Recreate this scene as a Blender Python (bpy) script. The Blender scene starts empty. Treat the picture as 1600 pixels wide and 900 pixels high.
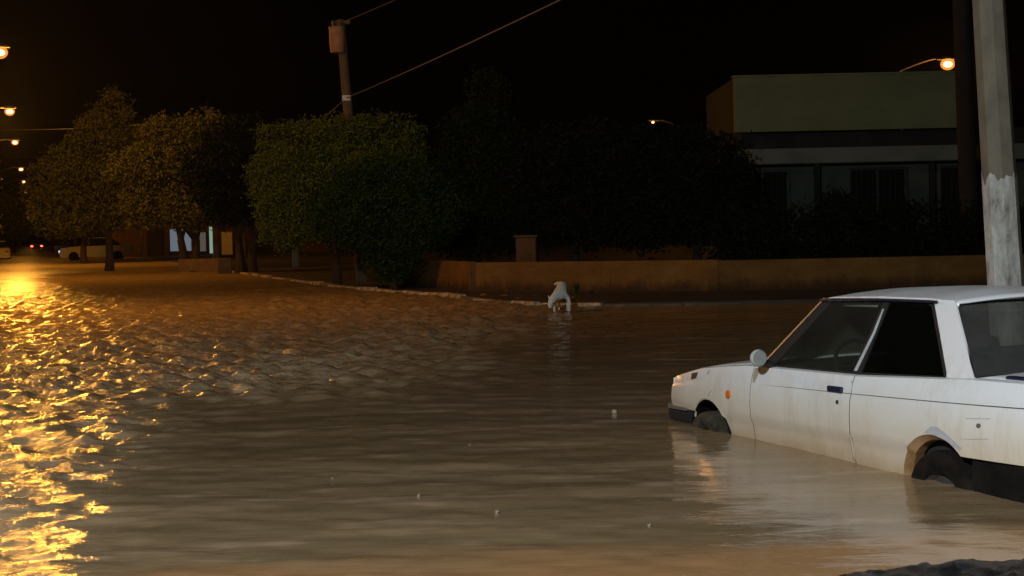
import bpy, bmesh, math, random
import numpy as np
from mathutils import Vector, Matrix, noise

random.seed(7); RNG = np.random.default_rng(7)
S = bpy.context.scene
COL = S.collection

# ------------------------------------------------------------------ camera
CAM_H, PITCH, ROLL = 1.415, -0.041, 0.022       # metres above the water, radians
FOC = 2311.0                                     # focal length in pixels of the 1600 px wide photograph
cam_data = bpy.data.cameras.new('camera')
cam = bpy.data.objects.new('camera', cam_data); COL.objects.link(cam)
cam_data.sensor_width = 36; cam_data.lens = FOC / 1600 * 36
cam_data.clip_start = 0.1; cam_data.clip_end = 3000
cam.matrix_world = (Matrix.Translation((0, 0, CAM_H)) @ Matrix.Rotation(math.pi / 2 + PITCH, 4, 'X')
                    @ Matrix.Rotation(-ROLL, 4, 'Z'))
S.camera = cam

# ------------------------------------------------------------------ night sky, exposure
w = bpy.data.worlds.new("World"); S.world = w; w.use_nodes = True
nt = w.node_tree; bg = nt.nodes['Background']
sky = nt.nodes.new('ShaderNodeTexSky'); sky.sky_type = 'NISHITA'; sky.sun_disc = False
sky.sun_elevation = math.radians(-4); sky.sun_rotation = math.radians(150)
nt.links.new(sky.outputs['Color'], bg.inputs['Color']); bg.inputs['Strength'].default_value = 0.006
S.view_settings.view_transform = 'Standard'; S.view_settings.look = 'None'
S.view_settings.exposure = 0; S.view_settings.gamma = 1
SODIUM = (1.0, 0.40, 0.045)
LAMP_W = 1300.0         # street lamps
WHITE_W = 4900.0        # cool white lamp on the near pavement, behind the camera

# ------------------------------------------------------------------ helpers
def tag(o, label=None, cat=None, group=None, kind=None):
    if label: o['label'] = label
    if cat: o['category'] = cat
    if group: o['group'] = group
    if kind: o['kind'] = kind
    return o

def empty(name, loc=(0, 0, 0), rz=0):
    o = bpy.data.objects.new(name, None); COL.objects.link(o)
    o.location = loc; o.rotation_euler = (0, 0, rz); o.empty_display_size = .2
    return o

def link_mesh(name, me, mat, parent=None, smooth=False):
    if mat: me.materials.append(mat)
    if smooth:
        me.polygons.foreach_set('use_smooth', [True] * len(me.polygons))
        me.set_sharp_from_angle(angle=math.radians(38))
    o = bpy.data.objects.new(name, me); COL.objects.link(o)
    if parent: o.parent = parent
    return o

def mesh(name, verts, faces, mat, parent=None, smooth=False):
    me = bpy.data.meshes.new(name); me.from_pydata([tuple(v) for v in verts], [], [tuple(f) for f in faces]); me.update()
    return link_mesh(name, me, mat, parent, smooth)

class MB:
    """collects shapes for ONE mesh"""
    def __init__(s): s.v = []; s.f = []
    def add(s, v, f):
        n = len(s.v); s.v += [tuple(p) for p in v]; s.f += [tuple(i + n for i in q) for q in f]; return s
    def box(s, c, d, rz=0, bev=0):
        cx, cy, cz = c; hx, hy, hz = d[0] / 2, d[1] / 2, d[2] / 2
        if bev:
            v = []
            for z, k in ((-hz, 1), (-hz + bev, 0), (hz - bev, 0), (hz, 1)):
                a, b = hx - bev * k, hy - bev * k; e = bev * (1 if not k else .6)
                for (x, y) in ((-a + e, -b), (a - e, -b), (a, -b + e), (a, b - e), (a - e, b), (-a + e, b), (-a, b - e), (-a, -b + e)):
                    v.append((x, y, z))
            f = [tuple(range(7, -1, -1)), tuple(range(24, 32))]
            for r in range(3):
                for i in range(8): f.append((r * 8 + i, r * 8 + (i + 1) % 8, (r + 1) * 8 + (i + 1) % 8, (r + 1) * 8 + i))
        else:
            v = [(x, y, z) for z in (-hz, hz) for y in (-hy, hy) for x in (-hx, hx)]
            f = [(0, 2, 3, 1), (4, 5, 7, 6), (0, 1, 5, 4), (2, 6, 7, 3), (0, 4, 6, 2), (1, 3, 7, 5)]
        ca, sa = math.cos(rz), math.sin(rz)
        return s.add([(cx + x * ca - y * sa, cy + x * sa + y * ca, cz + z) for x, y, z in v], f)
    def tube(s, pts, rad, n=8, cap=True):
        pts = [Vector(p) for p in pts]
        if not hasattr(rad, '__len__'): rad = [rad] * len(pts)
        v = []; f = []
        for i, p in enumerate(pts):
            d = (pts[min(i + 1, len(pts) - 1)] - pts[max(i - 1, 0)]).normalized()
            a = Vector((0, 0, 1)) if abs(d.z) < .9 else Vector((1, 0, 0))
            u = d.cross(a).normalized(); q = d.cross(u)
            for k in range(n):
                t = 2 * math.pi * k / n; v.append(p + (u * math.cos(t) + q * math.sin(t)) * rad[i])
        for i in range(len(pts) - 1):
            for k in range(n):
                f.append((i * n + k, i * n + (k + 1) % n, (i + 1) * n + (k + 1) % n, (i + 1) * n + k))
        if cap: f.append(tuple(range(n - 1, -1, -1))); f.append(tuple(range((len(pts) - 1) * n, len(pts) * n)))
        return s.add(v, f)
    def lathe(s, prof, c=(0, 0, 0), axis='Z', n=24):
        """prof: (r, t) along axis"""
        v = []; f = []
        for r, t in prof:
            for k in range(n):
                a = 2 * math.pi * k / n; x, y = r * math.cos(a), r * math.sin(a)
                p = (x, y, t) if axis == 'Z' else ((x, t, y) if axis == 'Y' else (t, x, y))
                v.append((c[0] + p[0], c[1] + p[1], c[2] + p[2]))
        for i in range(len(prof) - 1):
            for k in range(n): f.append((i * n + k, i * n + (k + 1) % n, (i + 1) * n + (k + 1) % n, (i + 1) * n + k))
        return s.add(v, f)
    def build(s, name, mat, parent=None, smooth=False): return mesh(name, s.v, s.f, mat, parent, smooth)

# ------------------------------------------------------------------ materials
def new_mat(name):
    m = bpy.data.materials.new(name); m.use_nodes = True
    return m, m.node_tree, m.node_tree.nodes['Principled BSDF']

def ramp(nt, fac, stops):
    r = nt.nodes.new('ShaderNodeValToRGB'); nt.links.new(fac, r.inputs[0])
    e = r.color_ramp.elements
    while len(e) < len(stops): e.new(.5)
    for i, (p, c) in enumerate(stops): e[i].position = p; e[i].color = (*c, 1)
    return r.outputs[0]

def tex(nt, scale=5, detail=4, rough=.6, stretch=(1, 1, 1), space='Object'):
    tc = nt.nodes.new('ShaderNodeTexCoord'); mp = nt.nodes.new('ShaderNodeMapping'); mp.inputs['Scale'].default_value = stretch
    n = nt.nodes.new('ShaderNodeTexNoise'); n.inputs['Scale'].default_value = scale; n.inputs['Detail'].default_value = detail
    n.inputs['Roughness'].default_value = rough
    nt.links.new(tc.outputs[space], mp.inputs[0]); nt.links.new(mp.outputs[0], n.inputs['Vector'])
    return n.outputs['Fac']

def bump(nt, b, h, strength=.3, dist=.01, prev=None):
    n = nt.nodes.new('ShaderNodeBump'); n.inputs['Strength'].default_value = strength; n.inputs['Distance'].default_value = dist
    nt.links.new(h, n.inputs['Height'])
    if prev: nt.links.new(prev, n.inputs['Normal'])
    if b: nt.links.new(n.outputs[0], b.inputs['Normal'])
    return n.outputs[0]

def rough_mat(name, c1, c2, rough=.8, scale=4, bs=.4, bd=.02, stretch=(1, 1, 1), lo=.35, hi=.7):
    m, nt, b = new_mat(name)
    nt.links.new(ramp(nt, tex(nt, scale, 6, .65, stretch), [(lo, c1), (hi, c2)]), b.inputs['Base Color'])
    b.inputs['Roughness'].default_value = rough
    if 'tyre' in name or 'well' in name: b.inputs['Specular IOR Level'].default_value = .12
    bump(nt, b, tex(nt, scale * 6, 5, .7, stretch), bs, bd)
    return m

def plain(name, c, rough=.5, metal=0, coat=0):
    m, nt, b = new_mat(name)
    b.inputs['Base Color'].default_value = (*c, 1); b.inputs['Roughness'].default_value = rough
    b.inputs['Metallic'].default_value = metal; b.inputs['Coat Weight'].default_value = coat
    f = tex(nt, 14, 4); nt.links.new(ramp(nt, f, [(.3, tuple(x * .82 for x in c)), (.7, tuple(min(1, x * 1.1) for x in c))]), b.inputs['Base Color'])
    return m

def emit(name, c, strength):
    m, nt, b = new_mat(name)
    b.inputs['Base Color'].default_value = (*[x * .08 for x in c], 1)
    b.inputs['Emission Color'].default_value = (*c, 1); b.inputs['Emission Strength'].default_value = strength
    return m

M = {}
M['asphalt'] = rough_mat('asphalt', (.03, .03, .03), (.06, .056, .05), .75, 3, .6, .02)
M['pavement'] = rough_mat('pavement_mud', (.035, .028, .018), (.09, .07, .048), .7, 1.6, .6, .03)
M['kerb_white'] = rough_mat('kerb_worn_white', (.22, .17, .11), (.62, .55, .44), .8, 5, .5, .01, lo=.38, hi=.6)
M['kerb_grey'] = rough_mat('kerb_bare', (.09, .075, .055), (.24, .20, .15), .8, 5, .5, .01)
M['orange_wall'] = rough_mat('orange_wall_paint', (.15, .070, .011), (.28, .135, .024), .85, 1.3, .5, .012, (1, 1, 1.6))
def wall_paint():
    m, nt, b = new_mat('orange_wall_paint'); L = nt.links
    tc = nt.nodes.new('ShaderNodeTexCoord'); sp = nt.nodes.new('ShaderNodeSeparateXYZ'); g = nt.nodes.new('ShaderNodeNewGeometry'); L.new(g.outputs['Position'], sp.inputs[0])
    f = tex(nt, .9, 7, .7, (1, 1, 2)); c = ramp(nt, f, [(.32, (.12, .056, .009)), (.52, (.19, .092, .016)), (.70, (.24, .118, .023))])
    n = tex(nt, 2.3, 6, .7, (1, 1, .6)); ad = nt.nodes.new('ShaderNodeMath'); ad.operation = 'MULTIPLY_ADD'; ad.inputs[1].default_value = .55; L.new(n, ad.inputs[0]); L.new(sp.outputs['Z'], ad.inputs[2])
    d = ramp(nt, ad.outputs[0], [(.36, (.30, .28, .24)), (.46, (.62, .58, .52)), (.56, (1, 1, 1))])
    n3 = tex(nt, 5, 6, .8, (1.4, 1.4, .25)); d3 = ramp(nt, n3, [(.55, (1, 1, 1)), (.72, (.62, .58, .50))])
    for q in (d, d3):
        mx = nt.nodes.new('ShaderNodeMixRGB'); mx.blend_type = 'MULTIPLY'; mx.inputs[0].default_value = 1; L.new(c, mx.inputs[1]); L.new(q, mx.inputs[2]); c = mx.outputs[0]
    L.new(c, b.inputs['Base Color']); b.inputs['Roughness'].default_value = .88
    bump(nt, b, tex(nt, 9, 6, .7), .5, .012); return m
M['orange_wall'] = wall_paint()
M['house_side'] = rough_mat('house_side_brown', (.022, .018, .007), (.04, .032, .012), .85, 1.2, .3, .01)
M['brown_wall'] = rough_mat('brown_plaster', (.07, .035, .010), (.12, .062, .020), .85, 2, .4, .01)
M['house_cream'] = rough_mat('house_cream_green', (.15, .185, .09), (.20, .24, .125), .85, .8, .3, .01)
M['house_eave'] = rough_mat('house_eave_paint', (.13, .16, .135), (.19, .22, .19), .85, 1.2, .3, .01)
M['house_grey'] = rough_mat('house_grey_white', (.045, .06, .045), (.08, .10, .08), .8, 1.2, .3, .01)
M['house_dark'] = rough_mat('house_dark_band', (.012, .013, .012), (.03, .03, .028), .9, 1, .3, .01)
M['frame_dark'] = plain('dark_window_frame', (.02, .022, .02), .5)
M['pane_dark'] = plain('dark_window_pane', (.012, .014, .012), .12)
M['concrete_pole'] = rough_mat('concrete_pole', (.14, .122, .088), (.24, .21, .155), .85, 5, .5, .008, (1, 1, .5))
M['dark_pole'] = rough_mat('unlit_dark_pole', (.014, .011, .009), (.03, .022, .016), .9, 3, .4, .01)  # darkness of the unlit poles is put into the colour
M['brown_pole'] = rough_mat('weathered_wood_pole', (.09, .06, .03), (.18, .125, .07), .85, 4, .5, .01, (1, 1, .3))
M['metal_grey'] = plain('grey_metal', (.25, .24, .22), .45, .6)
M['lamp_housing'] = plain('lamp_housing', (.16, .15, .13), .5, .4)
M['cable'] = plain('cable_rubber', (.17, .155, .13), .6); M['cable_dark'] = plain('dark_cable_rubber', (.04, .035, .03), .6)
M['bark'] = rough_mat('bark', (.016, .011, .007), (.045, .032, .02), .9, 6, .9, .03, (1, 1, .3))
M['bulb'] = emit('sodium_bulb', (1, .62, .22), 14)
def bowl(name, c, st, tr=.5):
    m = bpy.data.materials.new(name); m.use_nodes = True; nt = m.node_tree; nt.nodes.clear()
    o = nt.nodes.new('ShaderNodeOutputMaterial'); t = nt.nodes.new('ShaderNodeBsdfTransparent'); e = nt.nodes.new('ShaderNodeEmission'); x = nt.nodes.new('ShaderNodeMixShader')
    e.inputs[0].default_value = (*c, 1); e.inputs[1].default_value = st; x.inputs[0].default_value = tr
    nt.links.new(t.outputs[0], x.inputs[1]); nt.links.new(e.outputs[0], x.inputs[2]); nt.links.new(x.outputs[0], o.inputs[0]); return m
M['halo_sodium'] = bowl('sodium_halo_bowl', (1, .30, .03), 1.5)  # glowing bowl stands in for the orange halo round each bulb
M['halo_small'] = M['halo_sodium']
M['lens_white'] = emit('white_lamp_lens', (.9, .95, 1), 40)

def leaf_mat(name, c1, c2):
    m, nt, b = new_mat(name)
    g = nt.nodes.new('ShaderNodeNewGeometry')
    f = tex(nt, .9, 3); mx = nt.nodes.new('ShaderNodeMath'); mx.operation = 'ADD'
    nt.links.new(g.outputs['Random Per Island'], mx.inputs[0]); nt.links.new(f, mx.inputs[1])
    nt.links.new(ramp(nt, mx.outputs[0], [(.55, c1), (1.25 / 1.4, c2)]), b.inputs['Base Color'])
    b.inputs['Roughness'].default_value = .7
    b.inputs['Specular IOR Level'].default_value = .06
    return m
M['leaf_olive'] = leaf_mat('olive_leaves', (.040, .062, .007), (.105, .135, .016))
M['leaf_brown'] = leaf_mat('dry_olive_leaves', (.014, .018, .004), (.12, .12, .022))
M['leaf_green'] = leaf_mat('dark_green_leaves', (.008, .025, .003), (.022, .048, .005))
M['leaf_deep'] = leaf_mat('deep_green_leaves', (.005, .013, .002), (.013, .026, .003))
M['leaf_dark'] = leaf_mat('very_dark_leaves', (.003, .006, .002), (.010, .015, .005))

# --- muddy flood water
def water_mat():
    m, nt, b = new_mat('muddy_flood_water')
    L = nt.links
    b.inputs['IOR'].default_value = 1.33
    geo = nt.nodes.new('ShaderNodeNewGeometry'); sep = nt.nodes.new('ShaderNodeSeparateXYZ'); L.new(geo.outputs['Position'], sep.inputs[0])
    f1 = tex(nt, .9, 5, .6, (.45, 2.0, 1))
    base = ramp(nt, f1, [(.40, (.225, .157, .085)), (.54, (.272, .190, .105)), (.66, (.36, .255, .145))])
    st = tex(nt, 1.7, 4, .55, (.60, 2.4, 1)); sf = ramp(nt, st, [(.565, (0, 0, 0)), (.66, (.8, .8, .8))])
    sm = nt.nodes.new('ShaderNodeMixRGB'); sm.inputs[2].default_value = (.44, .31, .205, 1); L.new(sf, sm.inputs[0]); L.new(base, sm.inputs[1]); base = sm.outputs[0]
    # silt-laden shallow water along the near kerb, edge broken up by noise
    n2 = tex(nt, .8, 4, .6, (.5, 1.6, 1))
    ma = nt.nodes.new('ShaderNodeMath'); ma.operation = 'MULTIPLY_ADD'; ma.inputs[1].default_value = 1.1
    L.new(n2, ma.inputs[0]); L.new(sep.outputs['Y'], ma.inputs[2])
    slope = nt.nodes.new('ShaderNodeMath'); slope.operation = 'MULTIPLY_ADD'; slope.inputs[1].default_value = -.17
    L.new(sep.outputs['X'], slope.inputs[0]); L.new(ma.outputs[0], slope.inputs[2])
    mr = nt.nodes.new('ShaderNodeMapRange'); mr.inputs['From Min'].default_value = 7.03; mr.inputs['From Max'].default_value = 6.72
    mr.clamp = True; L.new(slope.outputs[0], mr.inputs['Value'])
    mix = nt.nodes.new('ShaderNodeMixRGB'); L.new(mr.outputs[0], mix.inputs[0]); L.new(base, mix.inputs[1])
    mix.inputs[2].default_value = (.42, .235, .105, 1)
    # thin foam flecks
    nf = tex(nt, 9, 3, .7, (.7, 1.6, 1)); ff = ramp(nt, nf, [(.70, (0, 0, 0)), (.80, (1, 1, 1))])
    fm = nt.nodes.new('ShaderNodeMixRGB'); fm.inputs[2].default_value = (.42, .32, .2, 1)
    fs = nt.nodes.new('ShaderNodeMath'); fs.operation = 'MULTIPLY'; fs.inputs[1].default_value = .55
    L.new(ff, fs.inputs[0]); L.new(fs.outputs[0], fm.inputs[0]); L.new(mix.outputs[0], fm.inputs[1])
    at0 = nt.nodes.new('ShaderNodeAttribute'); at0.attribute_name = 'chop'
    nb_ = tex(nt, 3.2, 5, .75, (.6, 1.8, 1)); fb = ramp(nt, nb_, [(.40, (.25, .25, .25)), (.66, (.95, .95, .95))])
    fmul = nt.nodes.new('ShaderNodeMath'); fmul.operation = 'MULTIPLY'; L.new(fb, fmul.inputs[0]); L.new(at0.outputs['Fac'], fmul.inputs[1])
    fm2 = nt.nodes.new('ShaderNodeMixRGB'); fm2.inputs[2].default_value = (.46, .33, .19, 1); L.new(fmul.outputs[0], fm2.inputs[0]); L.new(fm.outputs[0], fm2.inputs[1])  # lighter chop: foam, plus sodium lamp light painted into the water colour
    L.new(fm2.outputs[0], b.inputs['Base Color'])
    # rain-beaten and turbulent water is rougher: away from the camera, and in the current on the left
    dy = nt.nodes.new('ShaderNodeMapRange'); dy.inputs['From Min'].default_value = 22; dy.inputs['From Max'].default_value = 60
    dy.inputs['To Min'].default_value = 0; dy.inputs['To Max'].default_value = .24; L.new(sep.outputs['Y'], dy.inputs['Value'])
    at = nt.nodes.new('ShaderNodeAttribute'); at.attribute_name = 'chop'
    ra = nt.nodes.new('ShaderNodeMath'); ra.operation = 'MULTIPLY_ADD'; ra.inputs[1].default_value = .05; L.new(at.outputs['Fac'], ra.inputs[0]); L.new(dy.outputs[0], ra.inputs[2])
    rb = nt.nodes.new('ShaderNodeMath'); rb.operation = 'ADD'; rb.inputs[1].default_value = .055; L.new(ra.outputs[0], rb.inputs[0])
    L.new(rb.outputs[0], b.inputs['Roughness'])
    n1 = bump(nt, None, tex(nt, 9, 4, .6, (.5, 1.4, 1)), .6, .006)
    n2_ = nt.nodes.new('ShaderNodeBump'); n2_.inputs['Distance'].default_value = .055
    L.new(at.outputs['Fac'], n2_.inputs['Strength']); L.new(tex(nt, 7.0, 5, .64, (.75, 1.2, 1)), n2_.inputs['Height']); L.new(n1, n2_.inputs['Normal'])
    L.new(n2_.outputs[0], b.inputs['Normal'])
    return m
M['water'] = water_mat()

# ------------------------------------------------------------------ terrain
def fbm(X, Y, waves):
    z = np.zeros_like(X)
    for (kx, ky, ph, a) in waves: z += a * np.sin(kx * X + ky * Y + ph)
    return z

def waveset(n, lmin, lmax, ang, spread, amp, seed):
    r = np.random.default_rng(seed); out = []
    for i in range(n):
        l = math.exp(r.uniform(math.log(lmin), math.log(lmax))); t = ang + r.normal() * spread; k = 2 * math.pi / l
        out.append((k * math.cos(t), k * math.sin(t), r.uniform(0, 6.28), amp * (l / lmax) ** .9 / math.sqrt(n) * 1.6))
    return out

def sstep(a, b, x):
    t = np.clip((x - a) / (b - a), 0, 1); return t * t * (3 - 2 * t)

def grid_mesh(name, xs, ys, zf, mat, parent=None):
    X, Y = np.meshgrid(xs, ys); Z = zf(X, Y)
    nx, ny = len(xs), len(ys)
    co = np.stack([X, Y, Z], -1).reshape(-1, 3).astype(np.float32)
    i = np.arange(ny - 1)[:, None] * nx + np.arange(nx - 1)[None]
    q = np.stack([i, i + 1, i + nx + 1, i + nx], -1).reshape(-1, 4).astype(np.int32)
    me = bpy.data.meshes.new(name); me.vertices.add(len(co)); me.vertices.foreach_set('co', co.ravel())
    me.loops.add(q.size); me.loops.foreach_set('vertex_index', q.ravel())
    me.polygons.add(len(q)); me.polygons.foreach_set('loop_start', np.arange(0, q.size, 4, dtype=np.int32))
    me.polygons.foreach_set('use_smooth', np.ones(len(q), bool)); me.update(calc_edges=True); me.validate()
    return link_mesh(name, me, mat, parent)

def axis(segs):
    out = [segs[0][0]]
    for a, b, d in segs:
        n = max(1, int(round((b - a) / d))); out += list(np.linspace(a, b, n + 1)[1:])
    return np.array(out)

CALM = waveset(46, .12, .62, math.radians(92), .70, .0036, 3)
SWELL = waveset(14, 1.2, 4.0, math.radians(84), .6, .007, 5)
CHOP = waveset(80, .15, .58, math.radians(100), .75, .043, 11)
def water_z(X, Y, mask=False):
    n = fbm(X, Y, waveset(8, 4, 14, 1.0, 1.2, 1.0, 21))
    # the current runs down the avenue and breaks up on the left
    c = (1 - sstep(-2.4, 1.8, X - .18 * (Y - 15) + n * .8 - .3)) * sstep(11.8, 15.5, Y - .25 * X + n * .9) * (1 - .45 * sstep(26, 40, Y))
    left = (1 - sstep(-2.45, -1.35, X + .11 * (Y - 6) + .25 * n)) * (1 - sstep(18, 26, Y)) * .48
    c = np.clip(np.maximum(c, left), 0, 1)
    if mask: return c
    far = 1 / (1 + (Y / 60.) ** 2)
    lee = 1 - .55 * sstep(.2, 1.2, X) * (1 - sstep(10, 13, Y))       # sheltered water beside the car
    z = fbm(X, Y, CALM) * lee * (1 - .5 * c) * (1 - .55 * sstep(18, 30, Y)) + fbm(X, Y, SWELL) * .6 + fbm(X, Y, CHOP) * c * far
    return z
ys = [4.6]
while ys[-1] < 260: ys.append(ys[-1] + max(.028, .0052 * ys[-1]))
water = grid_mesh('flood_water', axis([(-150, -40, 5), (-40, -13, .6), (-13, -6, .09), (-6, 4.2, .042), (4.2, 9, .12), (9, 60, 3)]), np.array(ys), water_z, M['water'])
tag(water, kind='structure')
wa = water.data.attributes.new('chop', 'FLOAT', 'POINT'); co = np.empty(len(water.data.vertices) * 3, np.float32); water.data.vertices.foreach_get('co', co)
wa.data.foreach_set('value', water_z(co[0::3].astype(float), co[1::3].astype(float), True).astype(np.float32))
# unlit flood water continues behind and beside the camera
back_w = grid_mesh('flood_water', axis([(-150, -1.2, 4)]), axis([(-60, 4.6, 2)]), lambda X, Y: X * 0 - .004, M['water']); tag(back_w, kind='structure')

road = grid_mesh('road', axis([(-600, 600, 60)]), axis([(-200, 1500, 60)]), lambda X, Y: X * 0 - .41, M['asphalt']); tag(road, kind='structure')

def prism(name, poly, z0, z1, mat, parent=None):
    n = len(poly)
    v = [(x, y, z0) for x, y in poly] + [(x, y, z1) for x, y in poly]
    f = [tuple(range(n, 2 * n))] + [(i, (i + 1) % n, n + (i + 1) % n, n + i) for i in range(n)]
    return mesh(name, v, f, mat, parent)

# kerb line of the corner block: along the cross street, round the corner, then up the avenue
KERB = [(30, 25.6), (20, 25.7), (12, 25.7), (6, 25.8), (3, 25.9), (1.6, 26.0), (.45, 26.6), (-.4, 28.2), (-1.3, 30.8), (-2.4, 33.0), (-3.6, 35.4), (-5.4, 40.2), (-10.2, 54), (-18.4, 79), (-28, 108), (-58, 200), (-75, 252)]
pv = prism('pavement', [(x + .12, y + .12) for x, y in KERB] + [(60, 252), (60, 25.7)], -.4, .035, M['pavement']); tag(pv, kind='structure')
kerb = empty('kerb'); tag(kerb, kind='structure')
def resample(line, step):
    out = []; 
    for (a, b) in zip(line[:-1], line[1:]):
        a, b = Vector(a), Vector(b); n = max(1, int(round((b - a).length / step)))
        for k in range(n): out.append((a.lerp(b, k / n), a.lerp(b, (k + 1) / n)))
    return out
for a, b in resample(KERB[2:13], 1.0):
    d = b - a; c = (a + b) / 2; L = d.length - .03
    white = c.x < 1.8 and random.random() < .8
    lift = random.uniform(-.03, .02) - (.05 if c.x > 2.2 else 0)
    MB().box((0, 0, 0), (L, .17, .46), 0, .02).build('kerb_stone', M['kerb_white' if white else 'kerb_grey'], kerb).location = (c.x, c.y, -.165 + lift)
    o = kerb.children[-1] if kerb.children else None
    COL.objects[-1].rotation_euler = (random.uniform(-.02, .02), random.uniform(-.015, .015), math.atan2(d.y, d.x) + random.uniform(-.02, .02))

# near kerb: broken dark edge of the pavement in the bottom right corner, silt bank beside it
def shore_z(X, Y):
    e = 5.86 + .17 * (X - 1.1)
    z = np.zeros_like(X)
    for i in range(X.shape[0]):
        for j in range(X.shape[1]):
            n = noise.fractal(Vector((X[i, j] * 6, Y[i, j] * 6, 0)), 1.0, 2.2, 4) * .034 + noise.noise(Vector((X[i, j] * 1.7, Y[i, j] * 1.7, 3))) * .02
            ee = e[i, j] + .10 * noise.noise(Vector((X[i, j] * 2.2, 1.3, 0))) + .03 * noise.noise(Vector((X[i, j] * 9, 4.3, 0)))
            t = max(0, min(1, (ee - Y[i, j]) / .07)); u = max(0, min(1, (X[i, j] - .85) / .5))
            z[i, j] = -.2 + (.225 + n) * t * t * (3 - 2 * t) * (u * u * (3 - 2 * u)) 
    return z
near = grid_mesh('near_pavement', axis([(.6, 3.6, .022), (3.6, 12, .3)]), axis([(-2, 4.8, .3), (4.8, 6.6, .022)]), shore_z,
                 rough_mat('wet_black_gravel', (.004, .005, .007), (.03, .03, .035), .3, 26, 1, .03)); tag(near, kind='structure')
mesh_apron = prism('near_pavement', [(3.6, -30), (30, -30), (30, -2), (3.6, -2)], -.4, .02, M['asphalt']); tag(mesh_apron, kind='structure')

# ------------------------------------------------------------------ white car standing in the flood
def car_paint():
    m, nt, b = new_mat('white_car_paint'); L = nt.links
    tc = nt.nodes.new('ShaderNodeTexCoord'); sp = nt.nodes.new('ShaderNodeSeparateXYZ')
    n = tex(nt, 3.2, 6, .65)
    L.new(tc.outputs['Object'], sp.inputs[0])
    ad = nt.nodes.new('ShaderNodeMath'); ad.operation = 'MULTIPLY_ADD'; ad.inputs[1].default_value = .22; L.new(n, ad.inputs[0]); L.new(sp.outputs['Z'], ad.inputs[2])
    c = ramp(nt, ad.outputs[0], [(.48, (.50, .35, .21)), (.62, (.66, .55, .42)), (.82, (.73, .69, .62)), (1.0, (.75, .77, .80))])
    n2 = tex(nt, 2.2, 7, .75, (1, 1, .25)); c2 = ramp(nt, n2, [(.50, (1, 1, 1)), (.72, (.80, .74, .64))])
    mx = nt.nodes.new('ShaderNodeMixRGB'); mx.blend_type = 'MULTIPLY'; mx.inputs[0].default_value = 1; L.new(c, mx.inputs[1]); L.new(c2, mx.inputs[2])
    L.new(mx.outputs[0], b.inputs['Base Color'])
    r = ramp(nt, n, [(.3, (.30, .30, .30)), (.7, (.46, .46, .46))]); L.new(r, b.inputs['Roughness'])
    b.inputs['Coat Weight'].default_value = .25; b.inputs['Coat Roughness'].default_value = .12
    bump(nt, b, tex(nt, 2.6, 2), .12, .01)
    return m
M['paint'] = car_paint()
M['trim_black'] = plain('black_trim', (.010, .010, .012), .75)
M['tyre'] = rough_mat('muddy_tyre', (.006, .005, .005), (.024, .018, .013), .9, 7, .8, .01)
M['mud_tyre'] = rough_mat('mud_caked_tyre', (.030, .025, .018), (.11, .092, .068), .9, 7, .8, .01)
M['arch_dark'] = rough_mat('muddy_wheel_well', (.005, .005, .005), (.014, .012, .009), .95, 5, .4, .01)
M['arch_mud'] = rough_mat('rusty_arch_lining', (.20, .10, .035), (.42, .25, .11), .8, 6, .5, .01)
M['rim'] = plain('dull_steel_rim', (.05, .045, .04), .7, .2)
M['chrome'] = plain('scuffed_chrome', (.5, .48, .45), .4, .8)
M['amber'] = plain('amber_plastic', (.75, .17, .02), .3, 0, .5)
M['red_lens'] = plain('red_plastic', (.35, .02, .015), .25, 0, .5)
M['clear_lens'] = plain('headlight_glass', (.55, .55, .52), .15, 0, .5)
M['pale_strip'] = plain('pale_strip', (.45, .48, .50), .7)
M['mirror_shell'] = plain('greyed_mirror_shell', (.46, .49, .47), .6)
M['gap_dirt'] = plain('dirty_panel_gap', (.05, .04, .03), .9)
M['interior'] = plain('dark_interior', (.018, .017, .016), .8)
M['seat'] = plain('worn_seat_fabric', (.035, .033, .032), .9)
M['navy'] = plain('navy_plastic', (.012, .014, .04), .35)
M['stain'] = rough_mat('brown_rust_stain', (.30, .25, .17), (.50, .45, .36), .6, 12, .2, .003)
M['filler'] = rough_mat('grey_body_filler', (.36, .35, .36), (.52, .52, .53), .7, 9, .2, .003)

def glass(name, tint, film, filmc=(.2, .2, .17)):
    m = bpy.data.materials.new(name); m.use_nodes = True; nt = m.node_tree; nt.nodes.clear(); L = nt.links
    out = nt.nodes.new('ShaderNodeOutputMaterial'); tr = nt.nodes.new('ShaderNodeBsdfTransparent'); tr.inputs[0].default_value = (*tint, 1)
    df = nt.nodes.new('ShaderNodeBsdfDiffuse'); df.inputs[0].default_value = (*filmc, 1)
    gl = nt.nodes.new('ShaderNodeBsdfGlossy'); gl.inputs['Roughness'].default_value = .05
    f1 = tex(nt, 3, 5, .7); fr = ramp(nt, f1, [(.3, (film * .7,) * 3), (.7, (film * 1.25,) * 3)])
    m1 = nt.nodes.new('ShaderNodeMixShader'); L.new(fr, m1.inputs[0]); L.new(tr.outputs[0], m1.inputs[1]); L.new(df.outputs[0], m1.inputs[2])
    lw = nt.nodes.new('ShaderNodeLayerWeight'); lw.inputs[0].default_value = .5; pw_ = nt.nodes.new('ShaderNodeMath'); pw_.operation = 'POWER'; pw_.inputs[1].default_value = 4
    L.new(lw.outputs['Facing'], pw_.inputs[0]); fs = nt.nodes.new('ShaderNodeMath'); fs.operation = 'MULTIPLY_ADD'; fs.inputs[1].default_value = .8; fs.inputs[2].default_value = .04; L.new(pw_.outputs[0], fs.inputs[0])
    m2 = nt.nodes.new('ShaderNodeMixShader'); L.new(fs.outputs[0], m2.inputs[0]); L.new(m1.outputs[0], m2.inputs[1]); L.new(gl.outputs[0], m2.inputs[2])
    L.new(m2.outputs[0], out.inputs[0]); return m
M['glass_clear'] = glass('side_glass', (.78, .80, .76), .03, (.3, .3, .25))
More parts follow.
